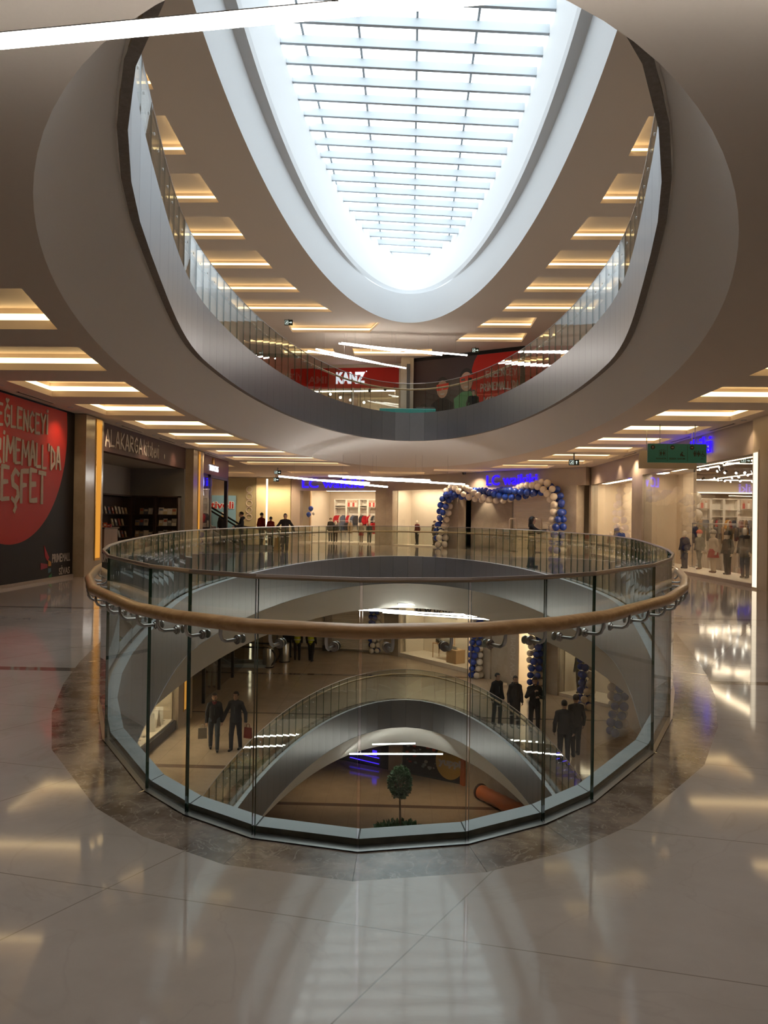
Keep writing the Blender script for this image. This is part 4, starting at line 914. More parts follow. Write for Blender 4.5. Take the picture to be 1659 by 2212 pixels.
# ---- hanging teal direction sign
ds = thing('direction_sign', 'teal hanging direction sign with lift, baby care and toilet pictograms', 'direction sign', (6.78, 20.0, 3.23), .0)
mb = MB(); mb.rbox(-.72, .72, -.03, .03, -.235, .235, .006); mb.build('panel', M['teal'], ds)
for x in (-.24, .25): mb = MB(); mb.box(x-.004, x+.004, -.032, -.029, -.2, .2); mb.build('divider', M['ink'], ds)
for x in (-.42, .44): mb = MB(); mb.tube([(x, 0, .235), (x, 0, .72)], .011, 8); mb.build('rod', M['steel'], ds)
def arrow(mb, cx, cz, s, right, y=-.036):
    p = [(-1, -.2), (.2, -.2), (.2, -.7), (1, 0), (.2, .7), (.2, .2), (-1, .2)]
    if not right: p = [(-b, a) for a, b in p]
    mb.plate([(cx+a*s, cz+b*s) for a, b in p], y-.002, y)
for x, rt in ((-.6, False), (-.12, True), (.36, True)):
    mb = MB(); mb.plate([(x+.055*math.cos(a), .145+.055*math.sin(a)) for a in np.linspace(0, 2*PI, 20)[:-1]], -.034, -.03); a_ = mb.build('arrow_disc', M['ink'], ds)
    mb = MB(); arrow(mb, x, .145, .03, rt); mb.build('arrow', M['chalk'], a_)
def man_icon(mb, x, z, s, skirt=False):
    mb.plate([(x+.11*s*math.cos(a), z+.86*s+.11*s*math.sin(a)) for a in np.linspace(0, 2*PI, 12)[:-1]], -.034, -.029)
    mb.plate([(x+a*s, z+b*s) for a, b in ([(-.2, .72), (.2, .72), (.3, .3), (.1, .3), (.1, 0), (-.1, 0), (-.1, .3), (-.3, .3)] if skirt else [(-.22, .72), (.22, .72), (.22, .36), (.13, .36), (.12, 0), (-.12, 0), (-.13, .36), (-.22, .36)])], -.034, -.029)
mb = MB(); man_icon(mb, -.40, -.055, .11); man_icon(mb, -.33, -.055, .11, True)
for q in ((-.445, -.285, -.075, -.068), (-.445, -.285, .065, .072), (-.445, -.438, -.075, .072), (-.292, -.285, -.075, .072)): mb.box(q[0], q[1], -.034, -.029, q[2], q[3])
for x in (-.39, -.34): mb.plate([(x-.014, .085), (x+.014, .085), (x, .105)], -.034, -.029)
mb.build('lift_icon', M['ink'], ds)
mb = MB(); mb.plate([(.12+.018*math.cos(a), .02+.018*math.sin(a)) for a in np.linspace(0, 2*PI, 12)[:-1]], -.034, -.029); mb.plate([(.09, .01), (.12, .0), (.15, -.05), (.19, -.06), (.19, -.075), (.11, -.075), (.11, -.04), (.09, -.03)], -.034, -.029); mb.plate([(.07, -.03), (.10, .015), (.105, -.075), (.08, -.075)], -.034, -.029); mb.build('baby_icon', M['ink'], ds)
mb = MB(); man_icon(mb, .43, -.075, .145); man_icon(mb, .52, -.075, .145, True); mb.box(.468, .474, -.034, -.029, -.075, .07); mb.box(.562, .568, -.034, -.029, -.075, .07)
mb.tube([(.63+.038*math.cos(a), -.032, -.04+.038*math.sin(a)) for a in np.linspace(PI*.6, 2.2*PI, 14)], .006, 5); mb.plate([(.615, .02), (.63, .02), (.64, -.03), (.67, -.03), (.685, -.07), (.675, -.075), (.66, -.04), (.62, -.04)], -.034, -.029); mb.ball((.62, -.032, .045), (.014, .003, .014), 8, 6)
mb.build('toilet_icon', M['ink'], ds)
for s, x, w in (('ASANSÖR', -.525, .26), ('BEBEK BAKIM', -.19, .38), ('WC', .575, .085)): text('lettering', s, .045, M['ink'], ds, (x, -.03, -.155), width=w, depth=.003, bold=.015)
ds2 = thing('ceiling_box', 'pale square panel hanging behind the teal direction sign', 'panel', (7.25, 21.4, 3.3)); mb = MB(); mb.rbox(-1.0, .52, 0, .05, -.36, .12, .005); mb.build('panel', M['creamwall'], ds2)
for x in (-.8, .4): mb = MB(); mb.tube([(x, .02, .12), (x, .02, .65)], .01, 6); mb.build('rod', M['steel'], ds2)

# ---- emergency exit signs
def exit_sign(loc, label, w=.46, h=.23, arrow_up=False, drop=None, rz=0):
    drop = (3.95 if loc[2] < 4 else Z2)-loc[2]-h/2 if loc[0] < 9 else .2
    t = thing('exit_sign', label, 'exit sign', loc, rz, 'emergency exit signs')
    mb = MB(); mb.rbox(-w/2, w/2, -.03, .03, -h/2, h/2, .006); mb.build('case', M['exitgreen'], t)
    mb = MB(); mb.box(-.025, .025, -.012, .012, h/2, h/2+drop); mb.build('bracket', M['grey'], t)
    mb = MB(); arrow(mb, w*.24, 0, h*.3, not arrow_up, -.032); mb.build('arrow', M['exitwhite'], t)
    mb = MB(); x0, x1, z0, z1 = -w*.42, -w*.02, -h*.34, h*.34; e = .008
    for q in ((x0, x1, z0, z0+e), (x0, x1, z1-e, z1), (x0, x0+e, z0, z1), (x1-e, x1, z0, z1)): mb.box(q[0], q[1], -.034, -.03, q[2], q[3])
    s = h/.23; cx = (x0+x1)/2
    mb.ball((cx+.02*s, -.032, .045*s), (.016*s, .003, .016*s), 8, 6)
    for a, b in (((.01, .03), (-.01, -.01)), ((-.01, -.01), (.03, -.03)), ((.03, -.03), (.02, -.065)), ((-.01, -.01), (-.05, -.05)), ((.01, .02), (.05, .0)), ((.01, .02), (-.03, .0))):
        mb.tube([(cx+a[0]*s, -.032, a[1]*s), (cx+b[0]*s, -.032, b[1]*s)], .007*s, 5)
    mb.build('running_figure', M['exitwhite'], t)
exit_sign((-6.38, 39.0, 3.72), 'small dark green exit sign on the ceiling left of the white tube lamps', .34, .18)
exit_sign((-7.3, 44.0, 3.6), 'small dark green exit sign before the pale yellow panels', .30, .22)
exit_sign((6.02, 28.75, 3.62), 'dark green exit sign with an arrow pointing up, hanging right of the arch', .37, .2, True, .2)
exit_sign((-5.4, 35.5, 10.25), 'dark green exit sign under the top floor ceiling at left', .37, .24)
exit_sign((3.4, 41.0, 10.23), 'dark green exit sign under the top floor ceiling at right', .36, .24)
exit_sign((9.7, 23.0, 3.3), 'green exit sign high inside the right clothes shop', .3, .15, drop=.2)
# ---- ceiling fittings
def spot_in(t, watts, col=(1, .76, .48), size=1.9, z=-.03):
    d = bpy.data.lights.new('spot', 'SPOT'); d.energy = watts; d.color = col; d.spot_size = size; d.spot_blend = .8; d.shadow_soft_size = .05
    o = bpy.data.objects.new('spot', d); COL.objects.link(o); o.parent = t; o.location = (0, 0, z); return o
for i, (x, y) in enumerate(((-7.65, 14.9), (-7.6, 17.9), (-7.62, 20.9), (-7.62, 23.9), (-7.64, 27), (-7.62, 30), (-7.65, 33))):
    t = thing('downlight', 'tiny recessed downlight along the left shop fronts, %s from the near end' % ORD[i], 'downlight', (x, y, 3.935), 0, 'downlights along the left wall')
    mb = MB(); mb.lathe([(.045, .0), (.065, .0), (.065, .012)], n=16); mb.build('trim_ring', M['white'], t); mb = MB(); mb.lathe([(0, .004), (.045, .004)], n=16); mb.build('lamp', M['spot'], t); spot_in(t, 32)
for i, (x, y) in enumerate(((8.0, 19.0), (8.0, 22.0), (8.0, 25), (8.0, 28), (8.0, 31))):
    t = thing('downlight', 'tiny recessed downlight along the right shop front, %s from the near end' % ORD[i], 'downlight', (x, y, 3.935), 0, 'downlights along the right wall')
    mb = MB(); mb.lathe([(.045, .0), (.065, .0), (.065, .012)], n=16); mb.build('trim_ring', M['white'], t); mb = MB(); mb.lathe([(0, .004), (.045, .004)], n=16); mb.build('lamp', M['spot'], t); spot_in(t, 32)
def vent(x, y, L, label):
    t = thing('ceiling_vent', label, 'ceiling vent', (x, y, 3.945), 0, 'slot vents in the ceiling'); mb = MB(); mb.box(-.03, .03, -L/2, L/2, -.004, .003); mb.build('slot', M['black'], t)
    mb = MB(); mb.box(-.042, -.03, -L/2, L/2, -.008, .003); mb.box(.03, .042, -L/2, L/2, -.008, .003); mb.build('frame', M['ceil'], t)
for i, (x, y) in enumerate(((-7.72, 16.5), (-7.72, 22.3), (-7.72, 25.6), (-7.72, 31.5))): vent(x, y, 1.6, 'dark ceiling slot vent above the left shop fronts, %s from the near end' % ORD[i])
for i, (x, y) in enumerate(((8.05, 20.5), (8.05, 23.6), (8.05, 29.0))): vent(x, y, 1.6, 'dark ceiling slot vent above the right shop front, %s from the near end' % ORD[i])
for i, (p_, wt, lb) in enumerate((((-9.0, 47.7), 130, 'over the left pale yellow panel'), ((-8.2, 47.6), 130, 'over the right pale yellow panel'), ((-7.4, 47.6), 130, 'at the edge of the pale yellow panels'), ((-11, 47.2), 90, 'over the light blue poster'),
        (tuple((F1 @ Vector((1.5, -1.3, 0))).xy), 110, 'added before the left clothes shop, left one'), (tuple((F1 @ Vector((4.6, -1.3, 0))).xy), 110, 'added before the left clothes shop, right one'), (tuple((F2 @ Vector((2.6, -1.3, 0))).xy), 110, 'added before the far display window'),
        (tuple((F2 @ Vector((5.6, -1.3, 0))).xy), 120, 'added left of the arch'), (tuple((F2 @ Vector((7.4, -.5, 0))).xy), 150, 'added before the arch, left one'), (tuple((F2 @ Vector((10.4, -1.5, 0))).xy), 150, 'added before the arch, right one'), ((7.6, 34.65), 130, 'added before the corner of the cream windows'), ((7.9, 28.75), 110, 'added before the stone pillar of the cream windows'), ((7.2, 25.5), 90, 'added before the corner shop window'))):
    t = thing('downlight', 'recessed downlight in the far ceiling '+lb, 'downlight', (*p_, 3.935)); mb = MB(); mb.lathe([(.06, .0), (.085, .0), (.085, .012)], n=16); mb.build('trim_ring', M['white'], t); mb = MB(); mb.lathe([(0, .004), (.06, .004)], n=16); mb.build('lamp', M['spot'], t); spot_in(t, wt, size=2.3)  # those before the shop fronts and arch are added to brighten the far end
sc = thing('security_camera', 'small dark dome camera on the ceiling left of the arch sign', 'security camera', (2.9, 40.9, 3.95)); mb = MB(); mb.lathe([(.0, -.14), (.07, -.12), (.1, -.05), (.1, -.03)], n=16); mb.build('dome', M['black'], sc); mb = MB(); mb.lathe([(.12, -.03), (.12, 0)], n=16); mb.build('base', M['grey'], sc)
# ------------------------------------------------------------------ people and mannequins: smooth bodies grown from tapered limbs
class SDF:
    """tapered capsules and ellipsoids blended into one surface, meshed with surface nets"""
    def __init__(s, res=.012): s.p = []; s.res = res
    def cap(s, a, b, ra, rb, k=.02, sy=1.0): s.p.append(('c', np.array(a, float), np.array(b, float), ra, rb, k, sy)); return s
    def ell(s, c, r, k=.015): s.p.append(('e', np.array(c, float), np.array(r, float), 0, 0, k, 1)); return s
    def cut(s, z0=None, z1=None): s.z0, s.z1 = z0, z1; return s
    z0 = z1 = None
    def mesh(s, name, m):
        lo = np.full(3, 1e9); hi = -lo
        for t, a, b, ra, rb, k, sy in s.p:
            if t == 'c': r = max(ra, rb)*max(1, 1/ sy if sy < 1 else sy)+.03; lo = np.minimum(lo, np.minimum(a, b)-r); hi = np.maximum(hi, np.maximum(a, b)+r)
            else: lo = np.minimum(lo, a-b-.03); hi = np.maximum(hi, a+b+.03)
        h = s.res; n = np.ceil((hi-lo)/h).astype(int)+1; F = np.full(n, 1.0, np.float32)
        ax = [lo[i]+h*np.arange(n[i]) for i in range(3)]
        for t, a, b, ra, rb, k, sy in s.p:
            if t == 'c': r = max(ra, rb)*max(1, sy)+.05; l0, h0 = np.minimum(a, b)-r, np.maximum(a, b)+r
            else: l0, h0 = a-b-.05, a+b+.05
            i0 = np.maximum(0, np.floor((l0-lo)/h).astype(int)); i1 = np.minimum(n, np.ceil((h0-lo)/h).astype(int)+1)
            X = ax[0][i0[0]:i1[0], None, None]; Y = ax[1][None, i0[1]:i1[1], None]; Z = ax[2][None, None, i0[2]:i1[2]]
            if t == 'c':
                d = b-a; L2 = (d*d).sum()+1e-9; px, py, pz = X-a[0], Y-a[1], Z-a[2]
                u = np.clip((px*d[0]+py*d[1]+pz*d[2])/L2, 0, 1); qx, qy, qz = px-u*d[0], (py-u*d[1])/sy, pz-u*d[2]
                D = np.sqrt(qx*qx+qy*qy+qz*qz)-(ra+(rb-ra)*u)
            else:
                qx, qy, qz = (X-a[0])/b[0], (Y-a[1])/b[1], (Z-a[2])/b[2]; D = (np.sqrt(qx*qx+qy*qy+qz*qz)-1)*b.min()
            G = F[i0[0]:i1[0], i0[1]:i1[1], i0[2]:i1[2]]
            hh = np.clip(k-np.abs(G-D), 0, None)/k
            F[i0[0]:i1[0], i0[1]:i1[1], i0[2]:i1[2]] = np.minimum(G, D)-hh*hh*k*.25
        if s.z0 is not None: F = np.maximum(F, (s.z0-ax[2])[None, None, :])
        if s.z1 is not None: F = np.maximum(F, (ax[2]-s.z1)[None, None, :])
        S = F < 0
        c = [S[i:n[0]-1+i, j:n[1]-1+j, k_:n[2]-1+k_] for i in (0, 1) for j in (0, 1) for k_ in (0, 1)]
        cnt = sum(q.astype(np.int8) for q in c); act = (cnt > 0) & (cnt < 8); idx = np.argwhere(act)
        vid = -np.ones(act.shape, int); vid[tuple(idx.T)] = np.arange(len(idx))
        P = np.zeros((len(idx), 3)); W_ = np.zeros(len(idx)); off = [(i, j, k_) for i in (0, 1) for j in (0, 1) for k_ in (0, 1)]
        fv = {o: F[idx[:, 0]+o[0], idx[:, 1]+o[1], idx[:, 2]+o[2]] for o in off}
        for o in off:
            for a in range(3):
                if o[a]: continue
                o2 = list(o); o2[a] = 1; o2 = tuple(o2); f0, f1 = fv[o], fv[o2]; x = (f0 < 0) != (f1 < 0); t = np.where(x, f0/(f0-f1+1e-12), 0)
                q = np.tile(np.array(o, float), (len(idx), 1)); q[:, a] += t; P += q*x[:, None]; W_ += x
        P = P/np.maximum(W_, 1)[:, None]+idx; P = P*h+lo
        fs = []
        for a in range(3):
            b, c_ = (a+1) % 3, (a+2) % 3; sl0 = [slice(None)]*3; sl1 = [slice(None)]*3; sl0[a] = slice(0, -1); sl1[a] = slice(1, None)
            A0_, A1_ = S[tuple(sl0)], S[tuple(sl1)]; e = np.argwhere(A0_ != A1_)
            if not len(e): continue
            ok = (e[:, b] > 0) & (e[:, c_] > 0) & (e[:, b] < n[b]-1) & (e[:, c_] < n[c_]-1); e = e[ok]
            def at(db, dc):
                q = e.copy(); q[:, b] += db; q[:, c_] += dc; return vid[q[:, 0], q[:, 1], q[:, 2]]
            Q = np.stack([at(-1, -1), at(0, -1), at(0, 0), at(-1, 0)], 1); fl = A0_[tuple(e.T)]; Q[~fl] = Q[~fl][:, ::-1]; fs.append(Q)
        fs = np.concatenate(fs); me = bpy.data.meshes.new(name)
        me.vertices.add(len(P)); me.vertices.foreach_set('co', P.ravel()); me.loops.add(fs.size); me.loops.foreach_set('vertex_index', fs.ravel())
        me.polygons.add(len(fs)); me.polygons.foreach_set('loop_start', np.arange(0, fs.size, 4)); me.polygons.foreach_set('use_smooth', np.ones(len(fs), bool))
        me.update(); me.validate(); me.materials.append(m); return me

def V(*a): return np.array(a, float)
def figure(name, label, cat, loc, rz, H=1.75, top=(.03, .03, .03), legs=(.03, .035, .05), shoes=(.02, .02, .02), arms=None, stride=.06, turn=0.0, skin=None, hair='short', beard=False, coat=.0,
           hood=False, hat=None, skirt=None, vest=None, build=1.0, mannequin=False, child=False, lean=0.0, group=None, coatcol=None, base=None):
    """standing figure, feet on z = 0, facing local -y"""
    t = thing(name, label, cat, loc, rz, group); U = H/1.75; skin = skin or M['skin']; hs = 1.28 if child else 1.0
    def P(x, y, z): return V(x*U, y*U, z*U)
    neck, hip = P(0, -lean*.5, 1.47), 0.93
    if child: neck = P(0, 0, 1.39)
    hd = neck+P(0, -.02-lean*.3, .165 if not child else .20)
    sh = {s: P(s*.158*build, -lean*.4, 1.405 if not child else 1.325) for s in (-1, 1)}
    arms = arms or {}
    J = {}
    for s in (-1, 1):
        e, w = arms.get(s, ((s*.225*build, .04, 1.13), (s*.235*build, -.05, .885))); e, w = P(*e), P(*w)
        if child: e[2] -= .07*U; w[2] -= .03*U
        hpj, kn, an = P(s*.09, 0, .92), P(s*.10, -s*stride*.6-.02, .50), P(s*.10, -s*stride+.02, .09)
        J[s] = (sh[s], e, w, hpj, kn, an)
    res = .0125*max(.75, U)
    B = SDF(res)
    hr = hs*U
    B.ell(hd+P(0, .008, .02)*1, V(.078, .096, .112)*hr, .02); B.ell(hd+P(0, -.022, -.055)*hs, V(.056, .066, .068)*hr, .03)
    if not mannequin:
        B.cap(hd+P(0, -.088, .012), hd+P(0, -.108, -.028), .012*U, .018*U, .012); B.ell(hd+P(0, -.088, -.066), V(.026, .012, .010)*U, .01)
        for s in (-1, 1): B.ell(hd+P(s*.080, .008, -.005), V(.012, .022, .034)*U, .006)
        B.ell(hd+P(0, -.082, .045), V(.052, .016, .012)*U, .012); B.ell(hd+P(0, -.075, -.103), V(.026, .022, .02)*U, .015)
    B.cap(hd+P(0, .02, -.06), neck+P(0, .02, -.05), .052*U, .062*U, .03)
    def limbs(S_, g, arm=True, torso=True):
        if torso:
            S_.cap(P(0, -lean*.4, 1.27), P(0, 0, 1.02), (.145*build)*U+g, .132*build*U+g, .05, .72); S_.cap(sh[-1], sh[1], .056*U+g, .056*U+g, .06, .95); S_.cap(sh[-1]*.62+P(0, .01, .55)*1.0*0+V(0, .01*U, sh[-1][2]*.38+.045*U), sh[1]*.62+V(0, .01*U, sh[1][2]*.38+.045*U), .035*U+g, .035*U+g, .06, 1.0)
        if arm:
            for s in (-1, 1): S_.cap(J[s][0], J[s][1], .052*U+g, .043*U+g, .03); S_.cap(J[s][1], J[s][2], .043*U+g, .033*U+g, .02)
    limbs(B, -.006)
    B.cap(P(-.06, 0, .95), P(.06, 0, .95), .115*U, .115*U, .05, .85)
    for s in (-1, 1): B.cap(J[s][3], J[s][4], .088*U, .056*U, .04); B.cap(J[s][4], J[s][5], .056*U, .038*U, .03); B.cap(J[s][5]+P(0, .03, -.04), J[s][5]+P(0, -.13, -.055), .036*U, .026*U, .02)
    for s in (-1, 1):      # hands: palm, four fingers bent at the knuckle, thumb leaving the side of the palm
        w, e = J[s][2], J[s][1]; d = (w-e)/np.linalg.norm(w-e); fwd = V(0, -1, 0); fwd = fwd-d*(fwd@d)
        if np.linalg.norm(fwd) < .2: fwd = V(0, 0, 1.)-d*d[2]
        fwd /= np.linalg.norm(fwd); inn = np.cross(d, fwd)*(1 if s < 0 else -1)
        if inn[0]*s > 0: inn = -inn
        pc = w+d*.05*U; B.cap(w, pc+d*.035*U, .024*U, .026*U, .01)
        for q, L in zip((-.030, -.010, .010, .030), (.062, .074, .070, .056)):
            k0 = pc+d*.035*U+fwd*(-q)*U; k1 = k0+(d*.75+inn*.5)*L*.55*U; k2 = k1+(d*.45+inn*.85)*L*.5*U
            B.cap(k0, k1, .0105*U, .010*U, .004); B.cap(k1, k2, .010*U, .009*U, .004)
        t0 = w+d*.03*U+fwd*.02*U; t1 = t0+(fwd*.75+d*.6+inn*.3)*.042*U; B.cap(t0, t1, .013*U, .011*U, .006); B.cap(t1, t1+(d*.9+fwd*.2+inn*.3)*.03*U, .011*U, .009*U, .004)
    link('body', B.mesh('body', skin), t)
    # trousers, jacket, shoes, hair
    if legs is not None:
        S_ = SDF(res); S_.cap(P(-.06, 0, .95), P(.06, 0, .95), .125*U, .125*U, .05, .85)
        for s in (-1, 1): S_.cap(J[s][3], J[s][4], .100*U, .072*U, .03); S_.cap(J[s][4], J[s][5]+P(0, .0, .0), .072*U, .060*U, .03)
        link('trousers', S_.mesh('trousers', cloth(legs)), t)
    if skirt is not None:
        mb = MB(); k = [(.15, .98), (.19, .85), (.23, .62)]; mb.lathe([(a*U, b*U) for a, b in k], n=20); mb.lathe([(a*U-.01, b*U) for a, b in k][::-1], n=20); mb.build('skirt', cloth(skirt), t)
    if top is not None:
        S_ = SDF(res); limbs(S_, .014*U); S_.cap(P(0, 0, 1.04), P(0, 0, .78-coat), .150*build*U, (.160+.03*(coat > 0))*build*U, .05, .80); S_.cut(z0=min((.845-coat)*U, J[1][2][2], J[-1][2][2]) if coat else min(.845*U, J[1][2][2]-.002, J[-1][2][2]-.002)); S_.cap(neck+P(0, .015, -.02), neck+P(0, .01, .02), .075*U, .068*U, .03)
        if hood: S_.ell(neck+P(0, .085, .01), V(.13, .075, .075)*U, .04)
        jk = link('jacket', S_.mesh('jacket', cloth(top)), t)
        if not mannequin:
            mb = MB(); yy = [-(.145*build*.72)*U-.016*U-lean*.2*U, -(.132*build*.72)*U-.020*U, -.152*build*.80*U]
            mb.tube([(0, yy[0], 1.33*U), (0, yy[1], 1.05*U), (0, yy[2], (.86-coat)*U)], .006*U, 5); mb.build('zip', cloth((.10, .10, .105), .3), t)
    if vest is not None:
        S_ = SDF(res); S_.cap(P(0, 0, 1.34), P(0, 0, .95), .178*build*U, .172*build*U, .05, .80); S_.cap(P(-.13, 0, 1.42), P(.13, 0, 1.42), .085*U, .085*U, .04); v = link('vest', S_.mesh('vest', cloth(vest, .5)), t)
        for z in (1.2, 1.02):
            mb = MB(); n_ = 28; rg_ = [[((.183*build+.003)*U*math.cos(2*PI*i/n_), .80*(.183*build+.003)*U*math.sin(2*PI*i/n_), zz*U) for i in range(n_)] for zz in (z, z+.045)]
            mb.add(rg_[0]+rg_[1], [(i, (i+1) % n_, n_+(i+1) % n_, n_+i) for i in range(n_)], 0, True); mb.build('reflective_band', cloth((.6, .6, .58), .3), v)
    for s in (-1, 1):
        S_ = SDF(res*.8); a = J[s][5]; S_.cap(a+P(0, .035, -.045), a+P(0, -.15, -.055), .046*U, .036*U, .02); S_.cap(a+P(0, .0, .02), a+P(0, .01, -.04), .052*U, .05*U, .02)
        S_.cut(z0=max(0.0, a[2]-.093*U)); link('shoe', S_.mesh('shoe', cloth(shoes, .5)), t)
    if not mannequin and hair:
        S_ = SDF(res*.8); c = hd+P(0, .012, .042)
        S_.ell(c, V(.088, .110, .102)*U, .02)
        if hair == 'long': S_.cap(hd+P(0, .05, .0), hd+P(0, .075, -.20), .085*U, .07*U, .04); [S_.cap(hd+P(s*.06, .03, .02), hd+P(s*.075, .02, -.15), .04*U, .035*U, .03) for s in (-1, 1)]
        if hair == 'long': S_.cut(z1=1e9); m_ = S_.mesh('hair', M['hair'])
        else: S_.cut(z0=hd[2]-.015*U); m_ = S_.mesh('hair', M['hair'])
        # open the face: keep the hair behind the brow line
        bm = bmesh.new(); bm.from_mesh(m_); bmesh.ops.delete(bm, geom=[v for v in bm.verts if v.co.y < hd[1]-.050*U and v.co.z < hd[2]+.066*U], context='VERTS'); bm.to_mesh(m_); bm.free()
        link('hair', m_, t)
        mb = MB()
        for s in (-1, 1): mb.ball(tuple(hd+P(s*.032, -.088, .012)), (.013*U, .009*U, .007*U), 8, 6)
        mb.build('eyes', M['black'], t)
        mb = MB(); mb.ball(tuple(hd+P(0, -.094, -.068)), (.026*U, .010*U, .005*U), 8, 6); mb.build('mouth', cloth((.30, .10, .09)), t)
        if beard: S_ = SDF(res*.8); S_.ell(hd+P(0, -.028, -.088), V(.060, .066, .042)*U, .02); link('beard', S_.mesh('beard', M['hair']), t)
    if hat is not None:
        S_ = SDF(res*.8); S_.ell(hd+P(0, .01, .055*hs), V(.094, .112, .095)*hr, .02); S_.cap(hd+P(-.05, 0, .03), hd+P(.05, 0, .03), .075*hr, .075*hr, .04); S_.cut(z0=hd[2]+.012*U); link('hat', S_.mesh('hat', cloth(hat)), t)
    if coatcol is not None:
        S_ = SDF(res); S_.cap(neck+P(0, .0, -.02), neck+P(0, -.02, .02), .085*U, .075*U, .03); link('scarf', S_.mesh('scarf', cloth(coatcol)), t)
    if base:
        mb = MB(); mb.lathe([(.0, -.012), (.17*U, -.012), (.17*U, .0), (.0, .0)], n=24); mb.build('base', M['ledge'], t)
    return t
def person(label, loc, rz, H, **k): return figure('person', label, 'person', loc, rz, H, **k)
def mannequin(label, loc, rz, H, **k):
    k.setdefault('child', H < 1.3); k.setdefault('stride', .04)
    return figure('mannequin', label, 'mannequin', loc, rz, H, skin=M['mann'], mannequin=True, group=None, **k)
BK, NV, JN = (.022, .021, .022), (.020, .024, .034), (.035, .047, .07)
fwd = {1: ((.22, -.10, 1.16), (.12, -.36, 1.16))}
# middle floor
person('person in a dark hooded jacket at the foot of the escalator, looking down', (-7.62, 36.6, .0), math.radians(-72), 1.72, top=(.035, .04, .055), legs=(.03, .035, .06), hood=True, arms={1: ((.22, -.02, 1.15), (.13, -.30, 1.06)), -1: ((-.22, -.02, 1.15), (-.13, -.30, 1.05))})
person('person in a red jacket beyond the escalator, taller of the two in red', (-7.5, 40.9, 0), 2.6, 1.72, top=(.17, .018, .018), legs=BK)
person('person in a red jacket beyond the escalator, shorter one on the right', (-6.95, 40.5, 0), 2.9, 1.52, top=(.20, .02, .018), legs=BK)
person('man in a dark zipped jacket standing left of the left clothes shop, arms held out', (-5.32, 34.9, 0), .12, 1.66, top=(.028, .022, .018), legs=BK, build=1.15, arms={1: ((.36, .02, 1.16), (.42, -.05, .93)), -1: ((-.36, .02, 1.16), (-.42, -.05, .93))})
person('woman in a dark coat behind the far right glass, both arms reaching right', (4.1, 25.8, 0), 1.35, 1.63, top=(.018, .016, .018), legs=(.03, .035, .045), coat=.22, hair='long', arms={1: ((.20, -.24, 1.24), (.08, -.47, 1.28)), -1: ((-.20, -.24, 1.22), (-.06, -.46, 1.27))})
ph = thing('mobile_phone', 'small pale phone held out by the woman behind the far right glass', 'phone', (4.62, 25.69, 1.20), 1.35); mb = MB(); mb.rbox(-.04, .04, -.005, .005, 0, .15, .003); mb.build('case', M['black'], ph); mb = MB(); mb.box(-.036, .036, .005, .006, .008, .142); mb.build('screen', M['sign_white'], ph)
# floor below
z0 = -5.7
person('bearded man in a dark jacket and blue jeans walking on the floor below', (-5.78, 24.45, z0), .25, 1.74, top=(.03, .032, .04), legs=(.075, .095, .125), shoes=(.03, .03, .03), beard=True, stride=.2, coatcol=(.16, .03, .04))
person('man in dark clothes with a red bag walking on the floor below', (-5.12, 24.5, z0), -.2, 1.79, top=(.030, .034, .045), legs=(.028, .03, .04), stride=-.12, build=1.1, arms={-1: ((-.32, .02, 1.13), (-.40, -.06, .88)), 1: ((.30, .03, 1.12), (.34, -.05, .89))})
def bag(label, loc, c, s=1.0, rz=0):
    t = thing('carrier_bag', label, 'bag', loc, rz); mb = MB(); b = (-.15*s, .15*s, -.05*s, .05*s)
    mb.add([(b[0], b[2], -.36*s), (b[1], b[2], -.36*s), (b[1], b[3], -.36*s), (b[0], b[3], -.36*s), (b[0]*.95, -.02, 0), (b[1]*.95, -.02, 0), (b[1]*.95, .02, 0), (b[0]*.95, .02, 0)], [(3, 2, 1, 0), (0, 1, 5, 4), (1, 2, 6, 5), (2, 3, 7, 6), (3, 0, 4, 7), (4, 5, 6, 7)]); mb.build('bag_body', cloth(c, .5), t)
    for y in (-.02, .02): mb = MB(); mb.tube([(-.07*s, y, 0), (-.05*s, y*.5, .10*s), (0, 0, .13*s), (.05*s, y*.5, .10*s), (.07*s, y, 0)], .006, 5); mb.build('handle', cloth(c, .5), t)
bag('pale carrier bag held by the bearded man on the floor below', (-6.11, 24.34, z0+.70), (.30, .28, .25), .9, .3)
bag('dark red carrier bag held by the right one of the walking pair', (-4.73, 24.47, z0+.71), (.19, .025, .022), .9, -.4)
person('man in a black jacket looking aside, left one of the three on the floor below', (3.33, 28.3, z0), .55, 1.80, top=BK, legs=(.03, .032, .04), stride=.05)
person('man in a long dark hooded coat, middle one of the three on the floor below', (3.92, 27.95, z0), .1, 1.78, top=(.045, .036, .034), legs=BK, coat=.28, hood=True, beard=True)
person('man in black with hand to chin, right one of the three on the floor below', (4.50, 27.35, z0), .0, 1.86, top=(.016, .016, .018), legs=BK, beard=True, stride=.1, arms={-1: ((-.27, -.05, 1.15), (-.05, -.20, 1.34)), 1: ((.27, -.02, 1.12), (.10, -.22, 1.18))})
person('man in a dark jacket seen from behind, nearer one of the two at the right', (4.83, 23.85, z0), PI-.15, 1.88, top=(.022, .022, .025), legs=(.035, .037, .045), stride=.07, build=1.12)
person('man in a dark jacket seen from behind, farther one of the two at the right', (5.36, 24.75, z0), PI+.1, 1.86, top=(.03, .028, .028), legs=(.03, .03, .036), stride=-.1, build=1.05)
person('worker in a yellow reflective vest seen from behind, left of the two vests', (-5.45, 40.2, z0), PI+.2, 1.76, top=BK, legs=(.02, .02, .024), vest=(.50, .52, .03))
person('worker in a yellow reflective vest seen from behind, right of the two vests', (-4.72, 40.0, z0), PI-.25, 1.80, top=BK, legs=(.02, .02, .024), vest=(.50, .52, .03), stride=.12)
